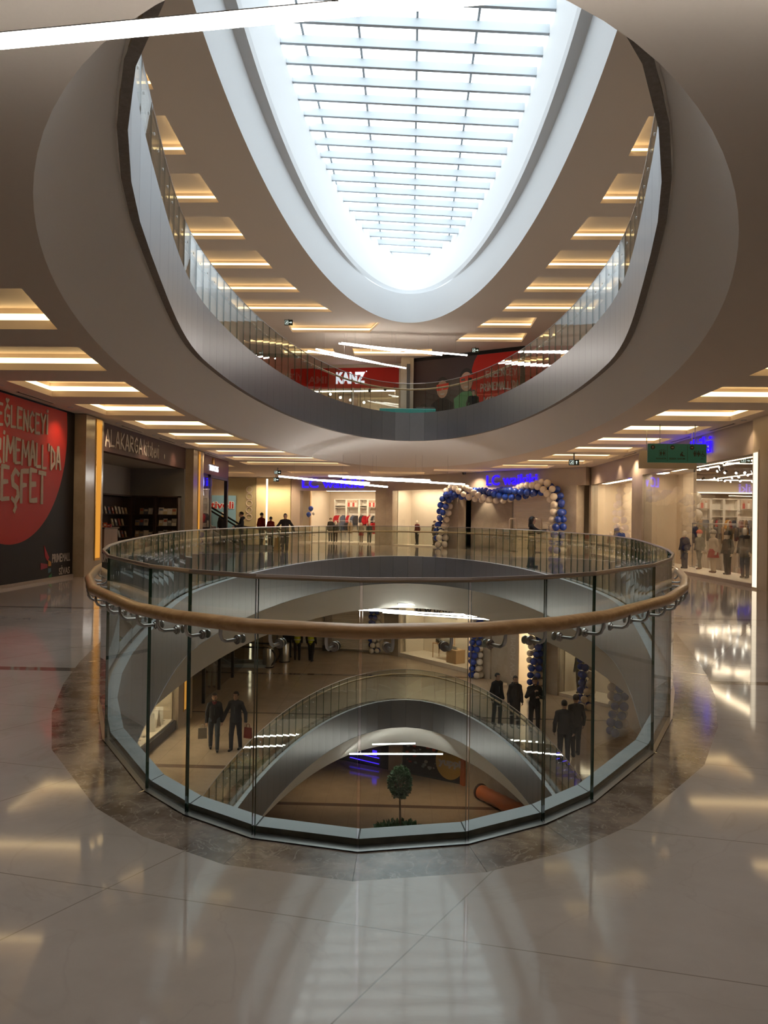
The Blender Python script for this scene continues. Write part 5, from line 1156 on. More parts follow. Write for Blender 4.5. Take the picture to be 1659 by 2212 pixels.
person('person in dark clothes standing left of the two workers in yellow vests', (-6.05, 41.0, z0), .6, 1.75, top=(.02, .02, .03), legs=BK)
# top floor
person('dark clothed person leaning on the top floor rail before the red poster', (2.95, 36.2, 5.7), .2, 1.68, top=BK, legs=BK, build=1.2, lean=.1)

# mannequins, middle floor
mannequin('mannequin in a dark red jacket and black leggings standing alone in the far display window', (*(F2 @ Vector((2.0, .6, 0))).xy, .07), -.85, 1.36, top=(.12, .02, .02), legs=BK, child=False)
mannequin('mannequin with a dark bobble hat in the far display window beside the arch', (*(F2 @ Vector((3.3, .75, 0))).xy, .07), -.6, 1.36, top=(.05, .025, .02), legs=(.06, .05, .04), hat=(.06, .03, .03), child=False, coat=.15)
mannequin('small mannequin in black before the hatted one in the far display window', (*(F2 @ Vector((3.75, .4, 0))).xy, .07), -.7, 1.16, top=BK, legs=(.05, .04, .035))
mannequin('mannequin in a dark coat left of centre in the left clothes shop window', (*(F1 @ Vector((2.15, .9, 0))).xy, .08), -.1, 1.42, top=(.05, .045, .04), legs=BK, child=False, hat=(.16, .11, .07), coat=.2)
mannequin('child mannequin in an open dark jacket over white in the left clothes shop window', (*(F1 @ Vector((2.68, .5, 0))).xy, .08), -.05, 1.26, top=(.05, .045, .04), legs=(.07, .035, .03), coatcol=(.6, .55, .5))
mannequin('child mannequin in a pale jumper and red skirt in the left clothes shop window', (*(F1 @ Vector((4.36, .5, 0))).xy, .08), -.1, 1.18, top=(.42, .36, .3), legs=(.4, .3, .24), skirt=(.35, .06, .06))
mannequin('child mannequin in grey green jacket and trousers near the pillar of the left shop', (*(F1 @ Vector((4.88, .5, 0))).xy, .08), .05, 1.24, top=(.11, .13, .125), legs=(.10, .115, .10))
mannequin('baby mannequin in a pale patterned coat at the left end of the corner shop window', (8.95, 25.85, .09), -.7, .72, top=(.55, .46, .36), legs=(.6, .5, .42), skirt=(.17, .03, .03), coat=.05, shoes=(.3, .2, .12))
mannequin('mannequin in a navy and red jacket beside the baby in the corner shop window', (8.75, 25.15, .09), -.9, 1.18, top=(.03, .035, .08), legs=(.05, .06, .09), coatcol=(.3, .02, .05))
mannequin('mannequin in a grey jumper and red hat striding in the corner shop window', (9.1, 24.85, .09), -1.1, 1.2, top=(.13, .13, .115), legs=(.14, .14, .125), hat=(.5, .06, .04), stride=.14, shoes=(.16, .08, .045))
mannequin('mannequin in a grey knitted cap and red pinafore in the corner shop window', (8.9, 23.2, .09), -1.2, 1.22, top=(.6, .5, .4), legs=(.62, .52, .42), skirt=(.33, .025, .025), hat=(.33, .29, .25), shoes=(.2, .1, .06))
mannequin('mannequin in a dark grey jacket and black trousers next to the red pinafore', (9.0, 22.42, .09), -1.0, 1.2, top=(.075, .07, .06), legs=(.035, .035, .035), hat=BK)
mannequin('mannequin in a long black coat, left of the dark pair near the right edge', (8.95, 21.15, .09), -.8, 1.3, top=(.03, .028, .028), legs=(.05, .065, .09), coat=.12)
mannequin('mannequin with a dark cap and brown trousers, right of the dark pair', (9.1, 20.75, .09), -1.0, 1.38, top=(.045, .045, .045), legs=(.085, .045, .04), hat=(.03, .03, .03), child=False)
mannequin('mannequin in black with white shoes partly cut off by the bright right edge strip', (9.25, 19.75, .09), -1.1, 1.2, top=(.03, .03, .03), legs=(.04, .04, .04), shoes=(.5, .45, .4))
mannequin('mannequin in an olive parka, tallest of the three in the cream window on the right', (8.95, 33.9, .09), -.7, 1.36, top=(.13, .11, .075), legs=(.2, .16, .1), child=False, coat=.1)
mannequin('mannequin in a blue jacket with a pale hat in the cream window on the right', (8.85, 33.0, .09), -.8, 1.2, top=(.05, .07, .16), legs=(.3, .25, .2), hat=(.55, .45, .35))
mannequin('smallest mannequin with a red collar in the cream window on the right', (8.85, 34.7, .09), -.6, 1.0, top=(.30, .06, .07), legs=(.35, .3, .26))
mannequin('mannequin in a dark jacket with a yellow scarf before the light blue poster', (-10.9, 46.6, .0), .3, 1.75, top=(.03, .03, .035), legs=BK, coatcol=(.6, .4, .1), child=False, base=True)
mannequin('mannequin in a dark suit in a lit window on the floor below', (*(frame((-.9, 42.6), (8.0, 31.2)) @ Vector((12.5, .6, 0))).xy, z0+.13), -.6, 1.75, top=(.03, .03, .03), legs=(.03, .03, .03), child=False)

# ------------------------------------------------------------------ balloons
def balloon_mesh(m):
    mb = MB(); prof = [(0, -.118), (.010, -.112), (.006, -.105), (.022, -.092), (.062, -.062), (.088, -.02), (.096, .02), (.088, .06), (.06, .094), (.03, .108), (.0, .112)]
    mb.lathe(prof, n=14); return mb.mesh('balloon', m)
BB, WB = balloon_mesh(M['blueballoon']), balloon_mesh(M['whiteballoon'])
def cluster_path(t, xf, path, step, seed, phase=0, size=1.0, limit=100):
    """garland of four-balloon clusters turning along the path, two colours in spiral"""
    r = random.Random(seed); pts = [Vector(p) for p in path]; seg = [(a, b, (b-a).length) for a, b in zip(pts, pts[1:])]; tot = sum(s[2] for s in seg); n = int(tot/step)
    spots = []
    for i in range(n+1):
        d = i*step; 
        for a, b, L in seg:
            if d <= L+1e-6: break
            d -= L
        p = a.lerp(b, min(1, d/L)); tg_ = (b-a).normalized(); u = Vector((0, 1, 0)); v = tg_.cross(u).normalized()
        for k in range(4):
            an = 2*PI*k/4+i*.42+phase; o = u*math.cos(an)*.125*size+v*math.sin(an)*.125*size; spots.append((p+o, o.normalized(), k, i))
    # the balloons turned towards the walkway are parts of their own, the rest one mass behind them
    spots.sort(key=lambda s: s[1].y); front, back = spots[:limit], spots[limit:]
    def mtx(s): return Matrix.Translation(s[0]) @ s[1].to_track_quat('Z', 'Y').to_matrix().to_4x4() @ Matrix.Diagonal((size*r.uniform(.94, 1.08),)*3).to_4x4()
    for s in front:
        o = link('balloon', BB if s[2] in (0, 1) else WB, t); o.matrix_local = mtx(s)
    if back:
        mb = MB()
        for s in back:
            mm = mtx(s); b = len(mb.v); src = BB; mb.add([mm @ v.co for v in src.vertices], [tuple(p.vertices) for p in src.polygons], 0 if s[2] in (0, 1) else 1, True)
        o = mb.build('balloon', [M['blueballoon'], M['whiteballoon']], t); o['kind'] = 'stuff'
ar = thing('balloon_arch', 'blue and white balloon arch over the far entrance', 'balloon arch', xf=F2 @ Matrix.Translation((0, -.5, 0)))
cluster_path(ar, None, [(5.15, 0, .2), (5.1, 0, .8), (5.25, 0, 1.5), (5.4, 0, 2.2), (5.5, 0, 2.65), (5.8, 0, 2.95), (6.2, 0, 3.03), (6.8, 0, 2.92), (7.8, 0, 2.76), (8.8, 0, 2.70), (9.7, 0, 2.75), (10.6, 0, 2.88), (11.4, 0, 3.03), (11.95, 0, 3.08), (12.35, 0, 2.95), (12.6, 0, 2.6), (12.8, 0, 2.1), (12.75, 0, 1.6), (12.8, 0, .9), (12.75, 0, .2)], .345, 3, size=1.72)
mb = MB(); mb.tube([(5.15, .0, .0), (5.25, .0, 1.5), (5.5, .0, 2.65), (6.2, .0, 3.03), (8.8, .0, 2.7), (11.95, .0, 3.08), (12.6, .0, 2.6), (12.75, .0, .0)], .015, 6); mb.build('pole', M['steel'], ar)
bc = thing('balloon_bunch', 'two blue balloons and a white one on a stand in the left clothes shop window', 'balloons', xf=F1 @ Matrix.Translation((1.05, .35, .07)))
for p, m, s in (((.02, 0, 1.98), BB, 1.6), ((-.12, 0, 1.62), BB, 1.6), ((.2, .02, 1.68), WB, .9)): o = link('balloon', m, bc, p); o.scale = (s, s, s)
mb = MB(); mb.tube([(0, 0, 0), (0, 0, 1.5)], .008, 6); mb.lathe([(.12, 0), (.1, .02), (.0, .02)], n=14); mb.build('stand', M['steel'], bc)
wb = thing('balloon_bunch', 'three large white balloons inside the right clothes shop, at its left end', 'balloons', (10.4, 29.0, .014))
for p, s in (((0, 0, 2.35), 2.4), ((.1, .1, 1.75), 2.2), ((-.15, .05, 1.55), 1.6)): o = link('balloon', WB, wb, p); o.scale = (s, s, s)
mb = MB(); mb.tube([(0, 0, 0), (0, 0, 2.1)], .008, 6); mb.lathe([(.15, 0), (.12, .03), (0, .03)], n=14); mb.build('stand', M['steel'], wb)
G2 = frame((-.9, 42.6), (8.0, 31.2), z0)
for i, (u, n_, hgt, lb) in enumerate(((-.55, -.5, 3.1, 'blue and white balloon column left of the homeware window on the floor below'), (7.3, -.4, 3.1, 'blue and white balloon column between the homeware window and the stone wall below'), (10.95, -.4, 3.1, 'blue and white balloon column right of the homeware entrance below'))):
    t = thing('balloon_column', lb, 'balloon column', xf=G2 @ Matrix.Translation((u, n_, 0))); cluster_path(t, None, [(0, 0, .13), (-.05, 0, 1.2), (.03, 0, hgt)], .30, 40+i, phase=i, size=1.5); mb = MB(); mb.tube([(0, 0, 0), (0, 0, hgt)], .02, 6); mb.lathe([(.2, 0), (.2, .02), (0, .02)], n=16); mb.build('stand', M['steel'], t)
for i, (x, y, lb) in enumerate(((7.0, 30.9, 'blue and white balloon column behind the two men seen from behind'), (7.25, 27.2, 'blue and white balloon column at the right, half lost in the reflections of the glass'))):
    t = thing('balloon_column', lb, 'balloon column', (x, y, z0), -.9); cluster_path(t, None, [(0, 0, .13), (.05, 0, 1.1), (0, 0, 2.2)], .30, 50+i, phase=i*2, size=1.5); mb = MB(); mb.tube([(0, 0, 0), (0, 0, 2.2)], .02, 6); mb.lathe([(.2, 0), (.2, .02), (0, .02)], n=16); mb.build('stand', M['steel'], t)
# ------------------------------------------------------------------ floor below
FL0 = frame((-7.65, 0), (-7.65, 50), z0); G1 = frame((-8, 44.3), (-.9, 42.6), z0)
sbox('wall_left', FL0, [(-8, 22.0, .0, .3, 0, 3.5), (28.4, 28.6, .0, .3, 0, 3.5), (22.0, 28.4, .0, .3, 2.9, 3.5), (38.0, 40, 4.5, 4.7, 0, 3.5)], M['creamwall'])
sbox('column', FL0, [(26.7, 28.4, -.1, .3, 0, 3.5)], M['colstone'])
c = thing('wall_light', 'amber light strip on the column behind the walking pair on the floor below', 'wall light', xf=FL0); mb = MB(); mb.box(27.3, 27.55, -.12, -.101, .5, 3.4); mb.build('diffuser', M['ledcol'], c); mb = MB(); mb.box(27.26, 27.3, -.125, -.101, .45, 3.45); mb.box(27.55, 27.59, -.125, -.101, .45, 3.45); mb.build('frame', M['gold'], c)
sbox('window_7', FL0, [(22.0, 26.7, .02, .035, .3, 2.9)], M['shopglass'])
sbox('trim_6', FL0, [(22.0, 26.7, -.03, .04, 0, .3)], M['anthracite'])
sbox('wall_display', FL0, [(22.0, 26.7, 1.6, 1.75, 0, 3.2), (26.6, 26.7, .1, 1.6, 0, 3.2), (22.0, 26.7, .0, 1.6, 3.1, 3.2)], M['creamwall'])
dp = thing('display_plinth', 'long white plinth with round holes in the shop window at lower left', 'plinth', (-8.3, 24.3, z0)); mb = MB(); mb.rbox(-.7, .6, -2.2, 2.35, 0, .36, .01); mb.build('top', M['warmwhite'], dp); mb = MB()
for k in range(11): mb.lathe([(.0, .3605), (.05, .3605)], .35, -1.9+.4*k, 12)
mb.build('hole_caps', M['anthracite'], dp)
shoplight(FL0, 22.4, 26.4, .5, .8, 3.05, 'warm ceiling light line in the shop window at lower left', 'shopbright')
for k, (y, a) in enumerate(((26.0, .3), (25.6, -.2), (25.1, .5))):
    t = thing('display_stand', 'white folded display stand on the plinth at lower left, %s from the column' % ORD[k], 'display stand', (-7.98, y, z0+.365), a); mb = MB(); mb.add([(-.12, -.16, 0), (.12, -.16, 0), (.12, -.02, .55), (-.12, -.02, .55), (-.12, -.14, 0), (.12, -.14, 0), (.12, 0, .55), (-.12, 0, .55)], [(0, 1, 2, 3), (7, 6, 5, 4), (0, 4, 5, 1), (1, 5, 6, 2), (2, 6, 7, 3), (3, 7, 4, 0)]); mb.build('front_leaf', M['shelfwhite'], t)
    mb = MB(); mb.add([(-.12, .16, 0), (.12, .16, 0), (.12, .02, .55), (-.12, .02, .55), (-.12, .14, 0), (.12, .14, 0), (.12, 0, .55), (-.12, 0, .55)], [(3, 2, 1, 0), (4, 5, 6, 7), (0, 1, 5, 4), (1, 2, 6, 5), (2, 3, 7, 6), (3, 0, 4, 7)]); mb.build('back_leaf', M['shelfwhite'], t)
sbox('wall_left', FL0, [(28.6, 38.0, 1.6, 1.8, 0, 3.5), (28.6, 38, .0, 1.8, 3.2, 3.5)], mat('dark_shop_front', (.10, .075, .06), .4))
for y in (30.5, 33, 35.5): sbox('door_2', FL0, [(y-.06, y+.06, -.02, .1, 0, 3.2)], M['blackmetal'])
sbox('window_8', FL0, [(28.6, 38.0, .03, .045, .1, 3.2)], M['shopglass'])
mannequin('white seated style mannequin in pale clothes behind the dark shop front on the floor below', (-8.1, 33.4, z0), .5, 1.7, top=(.5, .46, .42), legs=(.45, .42, .4), child=False)
escalator(-7.6, 38.6, z0, 'escalator on the floor below, its black handrail ends under the wooden rail', 3.2)
for k, (x, y, lb) in enumerate(((-6.55, 38.1, 'stainless drum post at the foot of the lower escalator, nearer one'), (-6.0, 39.6, 'dark stainless post at the foot of the lower escalator, farther one'))):
    t = thing('post', lb, 'post', (x, y, z0)); mb = MB(); mb.lathe([(.26, 0), (.26, .92), (.24, .95), (0, .95)], n=24); mb.build('drum', M['steel'], t); mb = MB(); mb.lathe([(.28, 0), (.28, .05), (.26, .06)], n=24); mb.build('foot_ring', M['blackmetal'], t)
FBk0 = frame((-14, 47.8), (-7.6, 47.8), z0)
sbox('wall_rear', FBk0, [(0, 6.8, .0, .3, 0, 3.5)], M['yellowwall'])
wl = thing('wall_light', 'vertical warm white light line behind the lower escalator', 'wall light', xf=FBk0); mb = MB(); mb.box(4.6, 4.72, -.04, -.01, .05, 3.4); mb.build('diffuser', M['ledline'], wl); mb = MB(); mb.box(4.55, 4.6, -.05, 0, 0, 3.45); mb.box(4.72, 4.77, -.05, 0, 0, 3.45); mb.build('frame', M['steel'], wl)
# shutters and homeware shop
sbox('wall_far', G1, [(0, 7.3, .1, .4, 0, 3.5)], M['creamwall'])
for i, (a, b) in enumerate(((.9, 3.6), (3.9, 6.6))):
    s_ = thing('roller_shutter', 'closed cream roller shutter on the floor below, %s of two' % ['left', 'right'][i], 'shutter', xf=G1); mb = MB()
    for k in range(31): mb.rbox(a, b, .04, .09, .1+.1*k, .192+.1*k, .015)
    mb.build('slats', M['warmwhite'], s_); mb = MB(); mb.rbox(a, b, .02, .1, .0, .1, .01); mb.build('bottom_bar', M['steel'], s_)
    for x in (a, b): mb = MB(); mb.box(x-.05, x+.05, .0, .1, 0, 3.3); mb.build('guide_rail', M['steel'], s_)
sb = thing('banner_sign', 'upright brown sign board beside the cream shutter, half behind a rail bracket', 'sign', xf=G1 @ Matrix.Translation((4.0, -.25, 0))); mb = MB(); mb.rbox(-.22, .22, -.02, .02, .3, 2.3, .005); mb.build('board', M['taupe'], sb); mb = MB(); mb.rbox(-.3, .3, -.15, .15, 0, .3, .01); mb.build('foot', M['anthracite'], sb)
o = text('lettering', 'LCW', .22, M['chalk'], sb, (.12, -.024, 1.2), depth=.004); o.rotation_euler = (0, -PI/2, 0)
sbox('wall_far', G2, [(-.2, 14.5, .0, .3, 2.95, 3.5), (7.0, 9.0, .0, .3, 0, 3.0)], M['travertine'])
sbox('column', G2, [(-.3, 1.0, -.1, .4, 0, 3.0), (6.55, 7.9, -.1, .4, 0, 3.0), (10.6, 11.9, -.1, .4, 0, 3.0)], M['travertine'])
sbox('window_9', G2, [(1.0, 6.55, .02, .035, .2, 2.95), (11.9, 14.4, .02, .035, .15, 2.95)], M['shopglass'])
sbox('wall_display', G2, [(.9, 6.7, 1.6, 1.75, 0, 3.2), (.9, 1.0, .2, 1.6, 0, 3.2), (6.55, 6.7, .3, 1.6, 0, 3.2), (.9, 6.7, .0, 1.6, 0, .2), (.9, 6.7, .0, 1.6, 3.05, 3.2), (11.8, 14.5, 1.5, 1.65, 0, 3.2), (11.8, 14.5, .0, 1.5, 0, .13), (11.8, 11.95, .3, 1.5, 0, 3.2), (11.8, 14.5, 0, 1.6, 3.05, 3.2)], M['warmwhite'])
shoplight(G2, 1.3, 6.2, .5, .7, 3.02, 'warm light line at the top of the homeware window below'); shoplight(G2, 12.1, 14.2, .4, .6, 3.0, 'warm light line at the top of the window with the dark suit below')
lh = thing('shop_sign', 'dark homeware shop lettering above the lit window, seen under the slab edge', 'shop sign', xf=G2); text('lettering', 'LCW HOME', .30, M['anthracite'], lh, (2.4, -.02, 2.50), width=2.9, depth=.03); mb = MB(); mb.box(2.2, 5.5, .0, .016, 2.42, 2.9); mb.build('panel', M['warmwhite'], lh)
tb = thing('bed_bench', 'slim wooden stand with patterned cushions in the homeware window', 'display stand', xf=G2 @ Matrix.Translation((3.6, .8, .2)))
for x in (-.6, .6):
    for y in (-.2, .2): mb = MB(); mb.box(x-.015, x+.015, y-.015, y+.015, 0, 1.35 if y > 0 else .75); mb.build('leg', M['lightwood'], tb)
mb = MB(); mb.box(-.62, .62, -.22, .22, .72, .76); mb.build('top', M['lightwood'], tb)
for k, (x, c) in enumerate(((-.35, (.25, .23, .2)), (.0, (.6, .52, .42)), (.3, (.5, .47, .4)))):
    t = thing('cushion', 'patterned cushion on the slim wooden stand, %s from the left' % ORD[k], 'cushion', xf=G2 @ Matrix.Translation((3.6+x, .78, .965)) @ Matrix.Rotation(.2, 4, 'Y'));
    S_ = SDF(.02); S_.ell((0, 0, .14), (.26, .12, .22), .02); S_.cap((-.18, 0, .0), (.18, 0, .0), .05, .05, .05); S_.cap((-.18, 0, .28), (.18, 0, .28), .05, .05, .05); link('cover', S_.mesh('cover', cloth(c)), t); mb = MB(); mb.box(-.12, .12, -.125, -.11, .1, .16); mb.build('stripe', cloth((.1, .1, .1)), t)
bxp = thing('display_plinth', 'light wooden box plinth at the right end of the homeware window', 'plinth', xf=G2 @ Matrix.Translation((4.75, .6, .2))); mb = MB(); mb.rbox(-.36, .36, -.3, .3, 0, .62, .006); mb.build('body', M['lightwood'], bxp); mb = MB(); mb.rbox(-.37, .37, -.31, .31, .62, .65, .004); mb.build('top', M['lightwood'], bxp)
cd = thing('candle_set', 'small grey candle tray on the wooden box plinth', 'candles', xf=G2 @ Matrix.Translation((4.7, .55, .851))); mb = MB(); mb.rbox(-.16, .16, -.08, .08, 0, .02, .004); mb.build('tray', M['grey'], cd)
for x in (-.1, 0, .1): mb = MB(); mb.lathe([(.035, .02), (.035, .13), (0, .13)], x, 0, 12); mb.build('candle', M['grey'], cd)
vs_ = thing('banner_sign', 'tall brown sign with upright homeware lettering beside the entrance below', 'sign', xf=G2 @ Matrix.Translation((9.55, -.3, 0))); mb = MB(); mb.rbox(-.32, .32, -.03, .03, .0, 2.6, .006); mb.build('board', M['taupe'], vs_)
o = text('lettering', 'LCW HOME', .30, M['chalk'], vs_, (.15, -.034, .2), width=2.0, depth=.004); o.rotation_euler = (0, -PI/2, 0)
mb = MB(); mb.box(-.2, .2, -.036, -.03, 2.28, 2.5); mb.build('emblem', M['chalk'], vs_)
sbox('wall_shop', G2, [(9.0, 11.0, 6.0, 6.2, 0, 3.2), (9.0, 11.0, .3, 6.2, 3.1, 3.2), (8.9, 9.0, .3, 6.2, 0, 3.2), (11.0, 11.1, .4, 6.2, 0, 3.2)], M['warmwhite']); shoplight(G2, 9.3, 10.8, 1.5, 3.5, 3.05, 'warm ceiling light inside the homeware entrance below')
tbl = thing('shop_table', 'dark display table inside the homeware entrance below', 'table', xf=G2 @ Matrix.Translation((10.2, 2.4, 0))); mb = MB(); mb.rbox(-.7, .7, -.4, .4, .72, .78, .01); mb.build('top', M['darkwood'], tbl)
for x in (-.6, .6):
    for y in (-.3, .3): mb = MB(); mb.box(x-.03, x+.03, y-.03, y+.03, 0, .72); mb.build('leg', M['darkwood'], tbl)
sbox('wall_right', frame((8.0, 31.2), (8.0, -8), z0), [(0, 40, .0, .3, 0, 3.5)], M['creamwall'])
for k, (x, y) in enumerate(((-7.25, 34.3), (-6.9, 31.8))):
    t = thing('downlight', 'round ceiling lamp of the floor below near the left wall, %s one' % ['farther', 'nearer'][k], 'downlight', (x, y, -2.215)); mb = MB(); mb.lathe([(.25, .0), (.29, .0), (.29, .014)], n=24); mb.build('trim_ring', M['white'], t); mb = MB(); mb.lathe([(0, .004), (.25, .004)], n=24); mb.build('lamp', M['shoplow'], t)
# ------------------------------------------------------------------ basement
zb = -11.4; GB = frame((-3.25, 42.5), (2.95, 39.0), zb); GB2 = frame((2.95, 39.0), (6.6, 33.3), zb)
sbox('wall_far', GB, [(-8, 7.15, .0, .3, 0, 3.5)], M['black']); sbox('wall_far', GB2, [(-.0, 9, .0, .3, 0, 3.5)], M['travertine'])
sbox('column', GB, [(2.9, 3.7, -.1, .1, 0, 3.5)], M['taupe']); sbox('column', GB2, [(-.15, .15, -.12, .1, 0, 3.5)], M['orange'])
nb = thing('neon_sign', 'blue neon lines on the dark basement front above the tube lamp shadow', 'neon sign', xf=GB)
for z in (.25, .55): mb = MB(); mb.tube([(.5, -.05, z), (2.3, -.05, z-.05)], .022, 6); mb.build('neon_tube', M['neon'], nb)
mb = MB(); mb.box(1.9, 2.15, -.06, -.02, .6, .85); mb.build('neon_box', M['neon'], nb); mb = MB(); mb.box(.4, 2.4, -.02, 0, .1, 1.0); mb.build('panel', M['anthracite'], nb)
mu = thing('wall_mural', 'dark mural with pale splashes along the basement front, left of the round yellow sign', 'mural', xf=GB); mb = MB(); mb.box(3.8, 7.1, -.02, 0, .1, 2.2); mb.build('panel', M['bannerblack'], mu)
r_ = random.Random(9)
for k in range(26):
    x, z = r_.uniform(3.9, 5.6), r_.uniform(.5, 2.1); a = r_.uniform(.03, .12); mb = MB(); mb.plate([(x+a*1.6*math.cos(q)*r_.uniform(.5, 1), z+a*math.sin(q)*r_.uniform(.5, 1)) for q in np.linspace(0, 2*PI, 9)[:-1]], -.026, -.02); mb.build('splash', cloth([(.30, .28, .27), (.35, .05, .04), (.2, .2, .22)][k % 3]), mu)
ys = thing('round_sign', 'round yellow sign with white bubbly lettering on the basement front', 'sign', xf=GB); mb = MB(); mb.plate([(6.35+.75*math.cos(a), .98+.85*math.sin(a)) for a in np.linspace(0, 2*PI, 40)[:-1]], -.05, -.02); mb.build('disc', M['yellow'], ys)
text('lettering', 'yuppii', .34, cloth((.42, .40, .38)), ys, (5.75, -.06, .82), width=1.35, depth=.01, bold=.05)
for k in range(4): mb = MB(); mb.tube([(6.1+.14*k, -.055, 1.35), (6.13+.14*k, -.055, 1.6)], .025, 6); mb.build('candle_mark', cloth((.25, .16, .08)), ys)
ot = thing('play_tube', 'orange ribbed play tube lying along the basement wall at right', 'play tube', (4.75, 35.8, zb)); mb = MB(); d = Vector((1.8, -2.9, 0)).normalized()
mb.tube([Vector((-1.15, 1.29, .35))+d*s for s in np.linspace(0, 3.4, 15)], [.34 if i % 2 else .31 for i in range(15)], 16); mb.build('tube', M['orange'], ot); mb = MB()
for s in (0, 3.4): p = Vector((-1.15, 1.29, .35))+d*s; mb.tube([p-d*.05, p+d*.05], .37, 16)
mb.build('end_rings', M['darkwood'], ot)
for k, (x, y) in enumerate(((-6.5, 18), (-6.5, 24), (-6.5, 30), (6.5, 18), (6.5, 24), (6.5, 30), (-3, 37.5), (1.5, 36.5))):  # lamps added out of view to brighten the basement
    t = thing('downlight', 'added unseen downlight brightening the brown basement floor, %s of eight' % ORD[k], 'downlight', (x, y, -7.92)); mb = MB(); mb.lathe([(.09, .0), (.12, .0), (.12, .012)], n=16); mb.build('trim_ring', M['white'], t); mb = MB(); mb.lathe([(0, .004), (.09, .004)], n=16); mb.build('lamp', M['spot'], t); spot_in(t, 150)
# clipped tree in its planter
tr = thing('potted_tree', 'clipped ball tree in a planter of dark leaves on the basement floor', 'tree', (-.07, 31.2, zb))
mb = MB(); mb.rbox(-.95, .85, -.6, .6, 0, .55, .02); mb.build('planter', M['teal'], tr); mb = MB(); mb.box(-.88, .78, -.53, .53, .5, .56); mb.build('soil', M['bark'], tr)
mb = MB(); mb.tube([(0, 0, .5), (.02, 0, 1.2), (-.01, .01, 2.1), (0, 0, 2.7)], [.045, .04, .035, .03], 8)
for k in range(7): a = k*.9; mb.tube([(0, 0, 2.0), (.28*math.cos(a), .28*math.sin(a), 2.55+.06*k)], [.02, .008], 5)
mb.build('trunk', M['bark'], tr)
def leaves(n, f, seed, L=.11):
    r = random.Random(seed); mb = MB()
    for _ in range(n):
        p, nn = f(r); nn = (nn+Vector((r.uniform(-.7, .7), r.uniform(-.7, .7), r.uniform(-.6, .6)))).normalized(); s = nn.cross(Vector((r.uniform(-1, 1), r.uniform(-1, 1), r.uniform(-1, 1)))).normalized(); l = L*r.uniform(.7, 1.2); w = s.cross(nn).normalized()*l*.3
        mb.add([p, p+nn*l*.5+w+s*.01, p+nn*l+s*.02, p+nn*l*.5-w+s*.01], [(0, 1, 2, 3)], 0, True)
    return mb
def crown(r):
    th, ph = math.acos(r.uniform(-1, 1)), r.uniform(0, 2*PI); k = r.uniform(.72, 1.0)*(1+.10*math.sin(5*ph+3*th)); d = Vector((math.sin(th)*math.cos(ph), math.sin(th)*math.sin(ph), math.cos(th))); return Vector((d.x*.43*k, d.y*.43*k, 2.62+d.z*.60*k)), d
leaves(2600, crown, 5, .10).build('crown', M['leaf'], tr)
def under(r):
    x, y = r.uniform(-.9, .8), r.uniform(-.55, .55); return Vector((x, y, .55+.35*r.random()*(1-(x/1.1)**2))), Vector((x*.6, y, .7)).normalized()
leaves(900, under, 6, .22).build('underplanting', M['leaf'], tr)
# ------------------------------------------------------------------ top floor shops
zt = 5.7; K1 = frame((-9.5, 46.6), (.2, 45.4), zt); K2 = frame((.2, 44.0), (5.8, 40.6), zt)
sbox('wall_far', K1, [(-4.5, 9.5, .05, .35, 4.45, 4.75), (-4.5, 2.6, .05, .35, 0, 4.5), (9.0, 9.9, -.1, .4, 0, 4.75)], M['creamwall'])
sbox('wall_far', K1, [(2.6, 9.05, .0, .3, 3.35, 4.5)], M['red'])
kz = thing('shop_sign', 'white rounded letters on the red fascia of the top floor', 'shop sign', xf=K1); text('lettering', 'KANZ', .62, M['sign_white'], kz, (5.3, -.04, 3.62), width=1.72, depth=.06, bold=.05); mb = MB(); mb.box(5.4, 6.9, -.02, 0, 3.8, 3.9); mb.build('mounting_rail', M['red'], kz)
mb = MB(); mb.ball((7.1, -.05, 4.28), (.035, .02, .035), 8, 6); mb.build('dot', M['sign_white'], kz)
kz2 = thing('shop_sign', 'faint pink letters at the left part of the red fascia of the top floor', 'shop sign', xf=K1); text('lettering', 'AMI', .42, cloth((.55, .16, .15)), kz2, (3.65, -.03, 3.62), width=1.1, depth=.02, bold=.02); mb = MB(); mb.box(3.6, 4.8, -.012, .0, 3.58, 3.6); mb.build('mounting_rail', M['red'], kz2)
sbox('window_10', K1, [(2.6, 9.0, .1, .12, 0, 3.35)], M['shopglass']); sbox('wall_shop', K1, [(2.5, 9.1, 3.6, 3.8, 0, 3.5), (2.4, 2.6, .3, 3.7, 0, 3.5), (9.0, 9.2, .3, 3.7, 0, 3.5), (2.5, 9.1, .3, 3.7, 3.4, 3.5)], M['warmwhite'])
for x in (4.3, 6.3): sbox('door_3', K1, [(x-.04, x+.04, .06, .16, 0, 3.35)], M['white'])
sbox('wall_shop', K1, [(5.0, 6.2, 2.0, 2.1, 0, 3.3)], mat('dark_brown_panel', (.10, .06, .045), .5))
shoplight(K1, 3, 8.6, 1.0, 1.3, 3.33, 'warm ceiling light in the shop under the red fascia')
for k, (x, y, z) in enumerate(((4.9, .5, 3.1), (5.5, .5, 2.9), (6.1, .5, 2.75), (6.9, .5, 2.6), (7.3, .05, 3.2), (8.2, .05, 3.25), (8.75, .05, 3.3))):
    t = thing('spotlight', 'track spotlight in the shop window under the red fascia, %s from the left' % ORD[k], 'spotlight', xf=K1 @ Matrix.Translation((x, y, z)), group=None); mb = MB(); mb.tube([(0, -.12, -.05), (0, .05, .03)], [.09, .06], 12); mb.build('can', M['anthracite'], t)
    mb = MB(); mb.tube([(0, -.125, -.052), (0, -.13, -.054)], .075, 12); mb.build('lamp', M['spot'] if k < 4 else M['anthracite'], t); mb = MB(); mb.tube([(0, .03, .03), (0, .03, 3.4-z)], .012, 5); mb.build('stem', M['anthracite'], t)
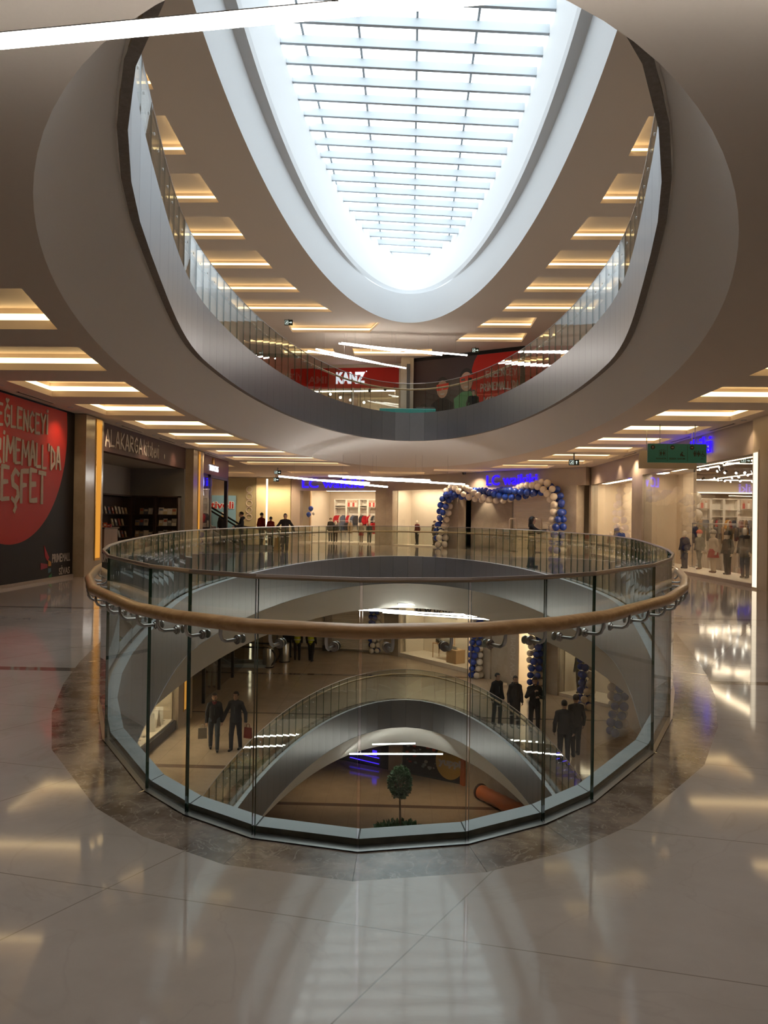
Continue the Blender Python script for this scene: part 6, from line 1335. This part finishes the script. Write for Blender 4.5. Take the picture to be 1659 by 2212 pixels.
sbox('column', Matrix(), [(-.45, .05, 43.6, 44.1, zt, Z2), (.05, .25, 43.7, 44.05, zt, Z2)], M['colstone']); sbox('column', Matrix(), [(-.12, .06, 43.52, 43.6, zt, 10.0)], M['anthracite'])
sbox('wall_far', K2, [(-.3, 6.6, .05, .35, 0, 4.75)], M['bannerblack'])
pp = thing('wall_poster', 'big poster of faces in red glasses with a red disc on the top floor', 'poster', xf=K2)
mb = MB(); mb.box(.05, 6.4, -.01, .05, .3, 4.5); mb.build('sheet', mat('poster_dark', (.045, .022, .024), .5), pp)
def disc(cx, cz, rx, rz_, y, n=36, a0=0, a1=2*PI): return [(cx+rx*math.cos(a), cz+rz_*math.sin(a)) for a in np.linspace(a0, a1, n)[:-1]]
mb = MB(); dd = [(min(6.38, max(.1, x)), min(4.48, z)) for x, z in disc(5.6, 3.2, 2.0, 2.3, 0)]; mb.plate(dd, -.016, -.01); mb.build('red_disc', M['red'], pp)
for k, (x, z, s, bc_) in enumerate(((1.9, 2.9, .58, (.025, .02, .025)), (3.35, 3.2, .62, (.10, .26, .13)), (.75, 1.6, .5, (.03, .025, .03)))):
    y = -.02-.008*k; mb = MB(); mb.plate([(x-1.1*s, z-2.6*s), (x+1.1*s, z-2.6*s), (x+1.2*s, z-1.5*s), (x+.4*s, z-.95*s), (x-.4*s, z-.95*s), (x-1.2*s, z-1.5*s)], y-.002, y); mb.build('shirt', cloth(bc_), pp)
    mb = MB(); mb.plate(disc(x, z+.1*s, .68*s, .95*s, 0), y-.004, y-.001); mb.build('hair_shape', M['hair'], pp); mb = MB(); mb.plate(disc(x, z-.1*s, .58*s, .82*s, 0), y-.006, y-.003); mb.build('face', M['skin'], pp)
    mb = MB(); mb.plate([(x-.62*s, z+.34*s), (x+.66*s, z+.44*s), (x+.62*s, z-.12*s), (x+.1*s, z-.18*s), (x, z+.02*s), (x-.1*s, z-.2*s), (x-.62*s, z-.2*s)], y-.008, y-.005); g_ = mb.build('red_glasses', cloth((.75, .03, .015), .4), pp)
    mb = MB(); [mb.plate([(x+q*s-.18*s, z-.03*s), (x+q*s+.18*s, z-.0*s), (x+q*s+.18*s, z+.2*s), (x+q*s-.18*s, z+.16*s)], y-.010, y-.007) for q in (-.32, .34)]; mb.build('lenses', M['black'], g_)
    mb = MB(); mb.plate([(x-.25*s, z-.5*s), (x+.25*s, z-.48*s), (x+.15*s, z-.62*s), (x-.15*s, z-.63*s)], y-.008, y-.005); mb.build('smile', M['chalk'], pp)
brush('lettering', 'EĞLENCEYİ', 4.5, 6.35, 3.25, .34, M['chalk'], pp, -.05, .13, 31); brush('lettering', "PRİMEMALL'DA", 4.2, 6.36, 2.55, .40, M['chalk'], pp, -.05, .12, 32); brush('lettering', 'KEŞFET', 4.4, 6.3, 1.7, .5, M['chalk'], pp, -.05, .14, 33)
kb = thing('kiosk', 'teal boxed bench or kiosk behind the top floor rail at the far tip', 'kiosk', (0.0, 34.3, zt)); mb = MB(); mb.rbox(-1.2, 1.2, -.4, .4, 0, .52, .02); mb.build('body', M['teal'], kb); mb = MB(); mb.rbox(.35, 1.15, -.3, .3, .52, .60, .01); mb.build('tray', M['darkwood'], kb)
sbox('wall_left', frame((-7.95, 0), (-7.95, 50), zt), [(-8, 37, .0, .3, 0, 4.7)], M['creamwall']); sbox('wall_right', frame((8.3, 40.5), (8.3, -8), zt), [(-3, 48, .0, .3, 0, 4.7)], M['creamwall'])
sbox('wall_far', frame((5.8, 40.7), (8.3, 40.5), zt), [(0, 2.6, 0, .3, 0, 4.7)], M['red'])
